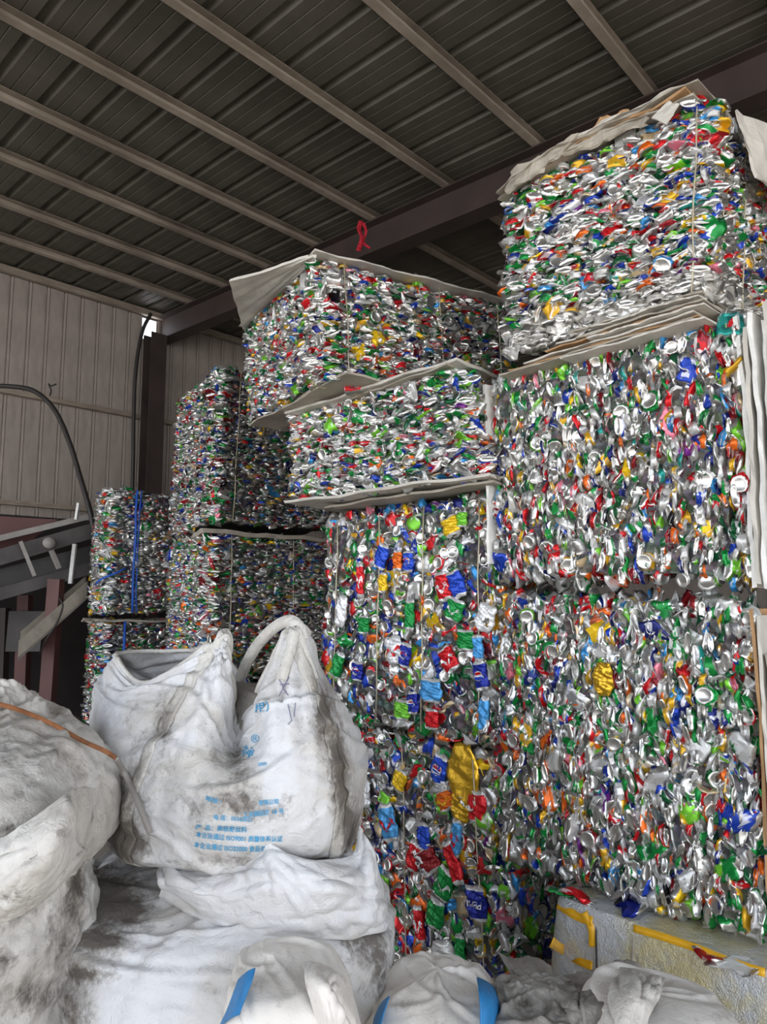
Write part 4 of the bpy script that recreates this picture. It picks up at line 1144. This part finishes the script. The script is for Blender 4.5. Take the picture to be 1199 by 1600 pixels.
print_on('工业园区路 18 号', 380, 1277, 9, -6, big, sx=.95)
print_on('电 话：05362021', 333, 1280, 9, 4, big, sx=.95)
print_on('产  品：高级胶丝料', 305, 1296, 9.5, 3, big, sx=1.0)
print_on('本企业通过 ISO9001 质量体系认证', 306, 1307, 9.8, 3, big, sx=.92, arc=.35)
print_on('本企业通过 ISO22000 食品体系', 303, 1323, 9.8, 3, big, sx=.92, arc=.35)
# marker scribble
def scribble(pts, parent):
    V = []
    for q in pts:
        r = ray(*q).normalized(); h, *_ = BT.ray_cast(EYEV, r); V.append((h or EYEV + r * 2) - r * .003)
    MB().tube(V, .0012, 4).build('marker_mark', M['ink_dark'], parent)
scribble([(436, 1060), (444, 1078), (450, 1086)], big); scribble([(452, 1058), (444, 1072), (436, 1088)], big); scribble([(438, 1070), (452, 1068)], big)
scribble([(450, 1100), (456, 1126), (450, 1132)], big); scribble([(462, 1098), (460, 1120)], big)

# ---- generic lumpy closed sack from rings
def sack(name, rings, label, cat, group, mat, seed, eu=1.05, ev=1.05, nu=150, nv=110, amp=.016, pull=.02, st=(), fu=8, fv=6, iters=130, K=12, shape=None, pin=(True, True), capt=True, cr=1.0):
    """rings: list of (px centre, py, Y centre, half width px, depth half in m, optional squareness)"""
    R_ = []
    for rg in rings:
        cx, py, Y, hw, dp = rg[:5]; sq = rg[5] if len(rg) > 5 else 2.6; tilt = rg[6] if len(rg) > 6 else 0
        c_ = P(cx, py, Y); wx = hw / FPX * Y; row = []
        for k in range(K):
            t_ = 2 * math.pi * k / K - math.pi
            ca, sa = math.cos(t_), math.sin(t_)
            m_ = (abs(ca) ** sq + abs(sa) ** sq) ** (-1 / sq)
            row.append((c_.x + wx * ca * m_, Y + dp * sa * m_, c_.z + tilt * ca))
        R_.append(row)
    X0 = cr_np(cr_np(np.array(R_), nv, False).transpose(1, 0, 2), nu, True).transpose(1, 0, 2)
    # uneven filling
    th = np.linspace(0, 1, nu, endpoint=False)[None]; vv = np.linspace(0, 1, nv)[:, None]
    big_ = vnoise(th * 5 + 0 * vv, vv * 4, seed + 50, 5) + .5 * vnoise(th * 10 + 0 * vv, vv * 8, seed + 51, 10)
    env = np.sin(np.pi * np.clip(vv, 0, 1)) ** .5
    X0 = X0 + normals(X0) * (big_ * env * amp * 2.0)[..., None]
    X = relax(X0, eu, ev, iters, seed, amp=amp, pull=pull, fu=fu, fv=fv, pin=pin)
    X = creases(X, seed + 9, int(nu * nv / 380 * cr), .010 if cr >= 1 else .005)
    d = stains(X, st)
    root = empty(name, (float(X[..., 0].mean()), float(X[..., 1].mean()), float(X[..., 2].min())), label, cat, group)
    grid_mesh('bag_body', X, mat, root, cap_bottom=True, cap_top=capt, dirt=d)
    return root, X
low, X2 = sack('bulk_bag', [(370, 1622, 2.25, 150, .25), (368, 1690, 2.25, 225, .40), (366, 1640, 2.22, 226, .44), (366, 1560, 2.2, 228, .46), (368, 1480, 2.2, 228, .46), (366, 1420, 2.22, 232, .44), (350, 1375, 2.24, 212, .41), (352, 1352, 2.27, 185, .34), (360, 1340, 2.3, 100, .2), (362, 1336, 2.3, 12, .03)],
      'stuffed white bulk bag with dark smudged left side, underneath the lettered bag', 'bulk bag', 'white bulk bags', M['bag'], 31, 1.06, 1.07, 230, 150, .016, .010,
      [(165, 1400, 55, 45, 1.5), (150, 1470, 52, 20, 1.2), (140, 1520, 40, 14, .9), (205, 1425, 34, 18, .8), (115, 1580, 30, 50, .7), (560, 1450, 40, 46, 1.0), (592, 1500, 18, 60, .8), (300, 1385, 60, 8, .3)], iters=140)
# folded lip of spare cloth between the two bags
def drape(name, pts_rows, mat, parent, seed, nu=70, nv=50, eu=1.08, ev=1.05, amp=.01, iters=90, pull=.02, thick=.004, st=(), cr=1.0):
    X0 = cr_np(cr_np(net_np(pts_rows, 0), nv, False).transpose(1, 0, 2), nu, False).transpose(1, 0, 2)
    X = relax(X0, eu, ev, iters, seed, amp=amp, pull=pull, closed=False, fu=6, fv=5, pin=(False, False))
    X = creases(X, seed + 9, int(nu * nv / 200 * cr), .007, 8, 30, False)
    return grid_mesh(name, X, mat, parent, closed=False, thick=thick, dirt=stains(X, st)), X
drape('folded_lip', [[(246, 1362, 2.0), (262, 1352, 1.97), (300, 1358, 1.95), (340, 1350, 1.92), (380, 1340, 1.89), (415, 1318, 1.84), (450, 1335, 1.84), (500, 1345, 1.88), (550, 1335, 1.98), (562, 1290, 2.05)],
                     [(250, 1376, 1.92), (275, 1374, 1.88), (320, 1388, 1.85), (370, 1385, 1.83), (410, 1375, 1.80), (440, 1372, 1.79), (480, 1375, 1.80), (530, 1375, 1.84), (570, 1370, 1.93), (582, 1330, 2.0)],
                     [(252, 1392, 1.96), (280, 1398, 1.91), (330, 1420, 1.87), (380, 1425, 1.84), (420, 1425, 1.82), (450, 1425, 1.82), (490, 1428, 1.83), (540, 1425, 1.87), (590, 1415, 1.95), (600, 1400, 2.05)],
                     [(250, 1405, 2.04), (290, 1425, 1.98), (330, 1450, 1.92), (380, 1460, 1.88), (420, 1462, 1.86), (460, 1462, 1.85), (500, 1465, 1.87), (550, 1465, 1.92), (595, 1455, 1.99), (606, 1450, 2.1)]],
      M['bag'], low, 77, 120, 60, 1.05, 1.05, .010, 90, .02)
# ---- left bags
lb, X3 = sack('bulk_bag', [(-60, 1330, 1.85, 80, .2), (-50, 1352, 1.85, 135, .32), (-40, 1320, 1.82, 158, .35), (-40, 1255, 1.8, 166, .36), (-45, 1205, 1.82, 155, .34), (-50, 1160, 1.85, 132, .30), (-50, 1122, 1.88, 100, .25), (-40, 1096, 1.9, 68, .18), (-25, 1072, 1.92, 32, .09), (-15, 1062, 1.93, 8, .03)],
      'slumped off-white bulk bag at the left edge of the photo, on top of another', 'bulk bag', 'white bulk bags', M['bag_warm'], 41, 1.09, 1.09, 190, 130, .020, .010,
      [(50, 1200, 50, 46, .35), (80, 1160, 40, 40, .2), (10, 1300, 40, 16, .6), (130, 1240, 20, 60, .4), (10, 1150, 14, 60, .5)], fu=7, fv=5, iters=150)
lc, X4 = sack('bulk_bag', [(-70, 1730, 1.85, 100, .24), (-65, 1860, 1.85, 130, .33), (-60, 1700, 1.83, 130, .35), (-55, 1600, 1.8, 124, .35), (-50, 1500, 1.8, 136, .36), (-48, 1420, 1.8, 142, .36), (-48, 1365, 1.82, 136, .34), (-52, 1335, 1.85, 118, .29), (-60, 1322, 1.88, 60, .12), (-60, 1320, 1.88, 8, .02)],
      'creased off-white bulk bag in the bottom left corner, beneath the slumped one', 'bulk bag', 'white bulk bags', M['bag_warm'], 45, 1.10, 1.10, 190, 130, .020, .010,
      [(20, 1420, 30, 30, .7), (100, 1450, 30, 80, .6), (60, 1560, 60, 30, .7), (120, 1380, 12, 40, .9), (0, 1500, 40, 20, .6)], fu=6, fv=7, iters=150)
drape('folded_lip', [[(-60, 1330, 1.56), (0, 1312, 1.50), (50, 1282, 1.47), (95, 1250, 1.48), (120, 1232, 1.54), (146, 1232, 1.66)],
                     [(-60, 1350, 1.50), (0, 1335, 1.44), (50, 1308, 1.41), (95, 1280, 1.42), (118, 1264, 1.49), (142, 1268, 1.64)],
                     [(-60, 1385, 1.47), (0, 1372, 1.41), (50, 1348, 1.38), (90, 1322, 1.40), (113, 1308, 1.48), (134, 1308, 1.64)],
                     [(-60, 1420, 1.48), (0, 1410, 1.42), (45, 1392, 1.40), (82, 1366, 1.42), (112, 1345, 1.50), (132, 1336, 1.66)],
                     [(-60, 1450, 1.54), (0, 1440, 1.48), (40, 1424, 1.46), (78, 1396, 1.48), (104, 1370, 1.56), (122, 1356, 1.70)]], M['bag_warm'], lb, 79, 110, 60, 1.04, 1.05, .010, 100, .02, cr=.4, st=[(10, 1400, 60, 12, .4), (90, 1300, 30, 14, .3)])
# ---- small sacks along the bottom edge
s1, X5 = sack('woven_sack', [(470, 1800, 1.72, 60, .10), (468, 1900, 1.72, 92, .15), (466, 1750, 1.7, 98, .15), (466, 1640, 1.68, 96, .15), (460, 1575, 1.66, 92, .145), (454, 1535, 1.66, 84, .13), (444, 1508, 1.68, 68, .11), (432, 1492, 1.7, 46, .07), (424, 1484, 1.7, 12, .02)],
      'small white sack with a blue stripe in front of the stained bulk bag', 'sack', 'woven sacks along the bottom edge', M['sack'], 51, 1.03, 1.03, 130, 110, .007, .02, [(540, 1540, 12, 40, .3), (370, 1560, 14, 30, .4)], fu=6, fv=5, iters=110, cr=.4)
drape('blue_stripe', [[(398, 1512, 1.52), (386, 1518, 1.53), (372, 1530, 1.58)], [(392, 1534, 1.50), (379, 1540, 1.52), (364, 1552, 1.57)], [(383, 1558, 1.50), (370, 1564, 1.52), (355, 1576, 1.58)], [(372, 1586, 1.50), (358, 1592, 1.53), (342, 1604, 1.60)]], M['blue_tape'], s1, 85, 20, 30, 1.0, 1.0, .001, 10, .4, .003, cr=0)
drape('tied_fold', [[(475, 1505, 1.62), (500, 1508, 1.60), (528, 1525, 1.60), (550, 1560, 1.64)], [(478, 1530, 1.55), (500, 1535, 1.52), (525, 1555, 1.53), (555, 1600, 1.58)], [(490, 1570, 1.53), (510, 1580, 1.50), (530, 1600, 1.51), (556, 1640, 1.56)], [(500, 1610, 1.55), (515, 1625, 1.52), (535, 1645, 1.53), (550, 1680, 1.58)]], M['sack'], s1, 86, 60, 50, 1.05, 1.03, .006, 90, .02, cr=.4)
s2, X6 = sack('woven_sack', [(680, 1800, 1.95, 60, .10), (680, 1880, 1.95, 96, .17), (680, 1750, 1.93, 104, .18), (680, 1640, 1.92, 106, .18), (680, 1585, 1.92, 102, .18), (682, 1548, 1.94, 84, .15), (684, 1527, 1.96, 58, .11), (685, 1517, 1.97, 24, .05), (685, 1514, 1.97, 6, .01)],
      'round-topped white sack with a blue stripe at its right, bottom centre', 'sack', 'woven sacks along the bottom edge', M['sack'], 55, 1.02, 1.03, 130, 110, .006, .022, [(640, 1580, 20, 14, .2)], fu=6, fv=5, iters=110, cr=.4)
drape('blue_stripe', [[(745, 1528, 1.85), (762, 1536, 1.88), (780, 1550, 1.95)], [(748, 1550, 1.77), (768, 1556, 1.80), (790, 1572, 1.90)], [(750, 1580, 1.74), (770, 1585, 1.77), (792, 1600, 1.87)], [(750, 1640, 1.72), (770, 1645, 1.75), (792, 1655, 1.85)]], M['blue_tape'], s2, 87, 16, 24, 1.0, 1.0, .001, 10, .4, .003, cr=0)
drape('blue_stripe', [[(608, 1556, 1.80), (600, 1562, 1.83), (592, 1572, 1.87)], [(600, 1580, 1.775), (592, 1585, 1.80), (584, 1592, 1.85)], [(594, 1604, 1.77), (586, 1608, 1.80), (578, 1615, 1.85)]], M['blue_tape'], s2, 88, 10, 14, 1.0, 1.0, .001, 10, .4, .003, cr=0)
s3, X7 = sack('woven_sack', [(862, 1800, 1.86, 50, .09), (862, 1880, 1.86, 84, .15), (862, 1750, 1.85, 92, .17), (862, 1650, 1.84, 96, .17), (860, 1600, 1.84, 92, .165), (856, 1568, 1.85, 76, .14), (850, 1548, 1.87, 48, .09), (846, 1540, 1.88, 12, .02)],
      'grey grimy sack under crumpled plastic film, bottom right of centre', 'sack', 'woven sacks along the bottom edge', M['tarp'], 57, 1.05, 1.05, 130, 110, .012, .015, [(880, 1580, 40, 14, .7), (820, 1570, 20, 14, .4)], fu=8, fv=7, iters=110)
s4, X8 = sack('woven_sack', [(1040, 1820, 1.80, 60, .10), (1040, 1890, 1.80, 92, .15), (1040, 1750, 1.78, 100, .16), (1040, 1650, 1.76, 104, .16), (1036, 1600, 1.76, 102, .16, 3.4), (1028, 1570, 1.78, 92, .15, 3.4), (1010, 1552, 1.8, 72, .12), (1000, 1545, 1.82, 20, .03)],
      'flat-topped pale grey sack in front of the plastic-wrapped bale', 'sack', 'woven sacks along the bottom edge', M['sack'], 59, 1.03, 1.03, 130, 110, .007, .02, [(1130, 1590, 16, 26, .5), (960, 1560, 14, 30, .5)], fu=6, fv=5, iters=110, cr=.4)
# crumpled film
fm = empty('plastic_film', P(850, 1560, 1.95), 'crumpled grey plastic film sticking up in front of the dark gap', 'plastic film')
drape('film', [[(778, 1488, 2.12), (800, 1500, 2.1), (830, 1495, 2.12), (860, 1510, 2.15)], [(795, 1515, 2.05), (815, 1520, 2.0), (840, 1522, 2.02), (865, 1535, 2.1)], [(815, 1538, 2.0), (835, 1542, 1.92), (860, 1548, 1.95), (885, 1560, 2.05)], [(825, 1565, 1.95), (845, 1568, 1.86), (870, 1575, 1.9), (900, 1585, 2.0)]], M['tarp'], fm, 91, 60, 50, 1.06, 1.04, .014, 90, .02, .003, cr=.5)
drape('film', [[(870, 1530, 2.1), (905, 1522, 2.0), (940, 1512, 1.95), (975, 1500, 1.95), (1000, 1510, 2.0)], [(860, 1550, 1.98), (895, 1545, 1.9), (930, 1540, 1.88), (970, 1535, 1.86), (1005, 1540, 1.93)], [(855, 1575, 1.88), (890, 1570, 1.78), (925, 1570, 1.76), (960, 1575, 1.78), (985, 1585, 1.86)], [(880, 1605, 1.82), (900, 1605, 1.74), (925, 1608, 1.72), (950, 1615, 1.74), (965, 1625, 1.8)]], M['tarp'], fm, 92, 90, 60, 1.07, 1.07, .018, 100, .015, .003, cr=.5, st=[(900, 1550, 60, 20, .5)])
drape('film', [[(970, 1512, 1.9), (1000, 1518, 1.85), (1040, 1530, 1.85)], [(955, 1545, 1.78), (985, 1550, 1.72), (1030, 1555, 1.74)], [(945, 1590, 1.70), (975, 1600, 1.66), (1010, 1605, 1.68)], [(940, 1640, 1.66), (970, 1650, 1.62), (1005, 1650, 1.64)]], M['bag_warm'], fm, 93, 60, 60, 1.04, 1.04, .010, 90, .02, .003, cr=.5)

# ---- plastic-wrapped bale at the lower right
m = NT('cloudy_wrapping_film'); c_ = m.coord('Object')
z_ = m.n('SeparateXYZ', {'Vector': c_})
n_ = m.noise(5, 6, c_, .6, .5); base_ = m.mix(m.ramp(n_, [(0.42, 0), (0.6, 1)]), srgb(214, 216, 217), srgb(222, 210, 164))
wv = m.math('ADD', z_.outputs['Z'], m.math('MULTIPLY', m.math('SUBTRACT', m.noise(3, 3, c_), .5), .08))
m.set(Base_Color=base_, Roughness=.3, Metallic=.2, Normal=m.bump(m.math('ADD', m.noise(22, 5, c_, .6, .8), m.math('MULTIPLY', m.noise(240, 2, c_), .35)), .8, .02))
M['wrap'] = m.m
M['yellow_tape'] = simple_mat('yellow_tape', srgb(240, 180, 36), .35, 0, .12, 20, .3)
Lp = P(856, 1396, 2.62); dR = Vector((math.sin(math.radians(44)), -math.cos(math.radians(44)), 0)); dB = Vector((dR.y * -1, dR.x, 0))
zt = Lp.z; Ln, Dp = 1.15, .62
wr = empty('wrapped_bale', Vector((Lp.x, Lp.y, 0)) + dR * Ln / 2 + dB * Dp / 2, 'cloudy plastic-wrapped bale with yellow tape under the lower right can bale', 'bale')
R_ = []
def rect_ring(z, ins, K=40):
    cx = Vector((Lp.x, Lp.y, z)) + dR * Ln / 2 + dB * Dp / 2; row = []
    for k in range(K):
        t_ = 2 * math.pi * k / K; ca, sa = math.cos(t_), math.sin(t_); m_ = (abs(ca) ** 14 + abs(sa) ** 14) ** (-1 / 14)
        row.append(tuple(cx + dR * (Ln / 2 - ins) * ca * m_ - dB * (Dp / 2 - ins) * sa * m_))
    return row
for z, ins in ((.0, .12), (.005, .02), (.08, -.01), (.25, -.02), (.42, -.015), (zt - .07, 0.0), (zt - .012, .012), (zt - .004, .05), (zt - .002, .25)): R_.append(rect_ring(z, ins))
A_ = np.array(R_)
if True:   # consistent outward orientation
    X0 = cr_np(cr_np(A_[:, ::-1], 90, False).transpose(1, 0, 2), 240, True).transpose(1, 0, 2)
if (normals(X0)[45] * (X0[45] - X0[45].mean(0))).sum() < 0: X0 = X0[:, ::-1]
X9 = relax(X0, 1.03, 1.04, 110, 61, amp=.012, pull=.015, fu=14, fv=5, pin=(True, True))
grid_mesh('wrapping', X9, M['wrap'], wr, cap_bottom=True, cap_top=True)
BW = bvh_of(X9)
def on_wrap(px, py, off=.004):
    r = ray(px, py).normalized(); h, *_ = BW.ray_cast(EYEV, r); return (h if h is not None else EYEV + r * 2.6) - r * off
def tape(path, w, nm, mat):
    pts = crom([on_wrap(*q) for q in path], 8); m = MB()
    for k, p in enumerate(pts):
        d = (pts[min(k + 1, len(pts) - 1)] - pts[max(0, k - 1)]).normalized(); v_ = (p - EYEV).normalized(); s = d.cross(v_).normalized() * w / 2
        m.v += [p - s + v_ * .003, p + s + v_ * .003, p + s - v_ * .001, p - s - v_ * .001]
    for k in range(len(pts) - 1):
        b = k * 4
        for q in range(4): r_ = (q + 1) % 4; m.f.append((b + q, b + r_, b + 4 + r_, b + 4 + q))
    m.f += [(3, 2, 1, 0), tuple(len(m.v) - 4 + q for q in range(4))]
    return m.build(nm, M[mat], wr, True)
tape([(872, 1412), (890, 1424), (905, 1432), (926, 1440)], .03, 'tape_band', 'yellow_tape')
tape([(862, 1472), (880, 1484), (905, 1500), (926, 1508)], .03, 'tape_band', 'yellow_tape')
tape([(914, 1425), (926, 1450), (928, 1480)], .03, 'tape_band', 'yellow_tape')
tape([(990, 1450), (1040, 1465), (1090, 1482), (1140, 1502), (1196, 1520)], .022, 'tape_band', 'yellow_tape')
tape([(990, 1424), (990, 1470), (988, 1500), (984, 1530)], .006, 'strap_wire', 'card_grey')
tape([(933, 1420), (932, 1470), (933, 1530)], .005, 'strap_wire', 'black')
# loose cans squeezed between the wrapped bale and the one above
rng2 = random.Random(5)
for i, (px, py, col, lb_) in enumerate(((880, 1392, 'green', 'flattened green can poking out at the left top corner of the wrapped bale'), (905, 1398, 'red', 'flattened red can poking out on top of the wrapped bale'), (984, 1412, 'navy', 'blue crushed can wedged under the lower right can bale'), (1112, 1494, 'red', 'red crushed can on the wrapped bale near the right edge'), (1146, 1505, 'silver', 'silver crushed can on the wrapped bale near the right edge'))):
    p = on_wrap(px, py + 6, 0.0); o = bpy.data.objects.new('loose_can', PROTO[i * 3 + 2]); COL.objects.link(o)
    o.location = p + Vector((0, -.01, .012)); o.rotation_euler = (rng2.uniform(-.3, .3), rng2.uniform(-.3, .3), rng2.uniform(.3, 1.2)); o.scale = (1.1, 1.1, .8)
    o.color = HM[col].node_tree.nodes['Principled BSDF'].inputs['Base Color'].default_value[:]
    tag(o, lb_, 'can')
# ---- rusty bent bar lying across the left bags
bar = empty('rusty_bar', P(120, 1150, 1.45), 'bent flat iron bar, rusty above and grey below, across the left bags', 'bar')
def flatbar(pts, w, nm, mat):
    pts = crom(pts, 6); m = MB()
    for k, p in enumerate(pts):
        d = (pts[min(k + 1, len(pts) - 1)] - pts[max(0, k - 1)]).normalized(); v_ = (p - EYEV).normalized(); s = d.cross(v_).normalized() * w / 2
        m.v += [p - s + v_ * .003, p + s + v_ * .003, p + s - v_ * .003, p - s - v_ * .003]
    for k in range(len(pts) - 1):
        b = k * 4
        for q in range(4): r_ = (q + 1) % 4; m.f.append((b + q, b + r_, b + 4 + r_, b + 4 + q))
    m.f += [(3, 2, 1, 0), tuple(len(m.v) - 4 + q for q in range(4))]
    return m.build(nm, M[mat], bar, True)
BL = bvh_of(X3)
def rest_on(bv, px, py, off, dflt):
    r = ray(px, py).normalized(); h, *_ = bv.ray_cast(EYEV, r)
    return (h - r * off) if h is not None else P(px, py, dflt)
bend = P(181, 1185, 1.84)
flatbar([rest_on(BL, -40, 1092, .03, 1.7), rest_on(BL, 20, 1106, .03, 1.65), rest_on(BL, 75, 1128, .03, 1.65), rest_on(BL, 130, 1158, .03, 1.7), P(165, 1174, 1.80), bend], .011, 'rusty_end', 'rust')
flatbar([bend, rest_on(BT, 195, 1208, .03, 1.9), rest_on(BT, 212, 1245, .02, 1.9), rest_on(BT, 224, 1275, .02, 1.9), rest_on(BT, 235, 1302, .02, 1.9)], .015, 'grey_end', 'pale_steel')
# ---- dark cloth scraps and cans at the foot of the leftmost column
sc_ = empty('cloth_scrap', P(125, 1130, 3.4), 'dark blue striped scrap of cloth between the left bag and the big bag', 'scrap')
drape('cloth', [[(100, 1128, 3.3), (118, 1120, 3.3), (140, 1135, 3.4)], [(104, 1150, 3.1), (122, 1146, 3.1), (150, 1160, 3.2)], [(108, 1190, 3.0), (128, 1190, 3.0), (155, 1200, 3.1)], [(108, 1260, 3.0), (128, 1260, 3.0), (155, 1260, 3.1)]], M['rafter'], sc_, 99, 40, 40, 1.12, 1.1, .02, 60, .02, .003)
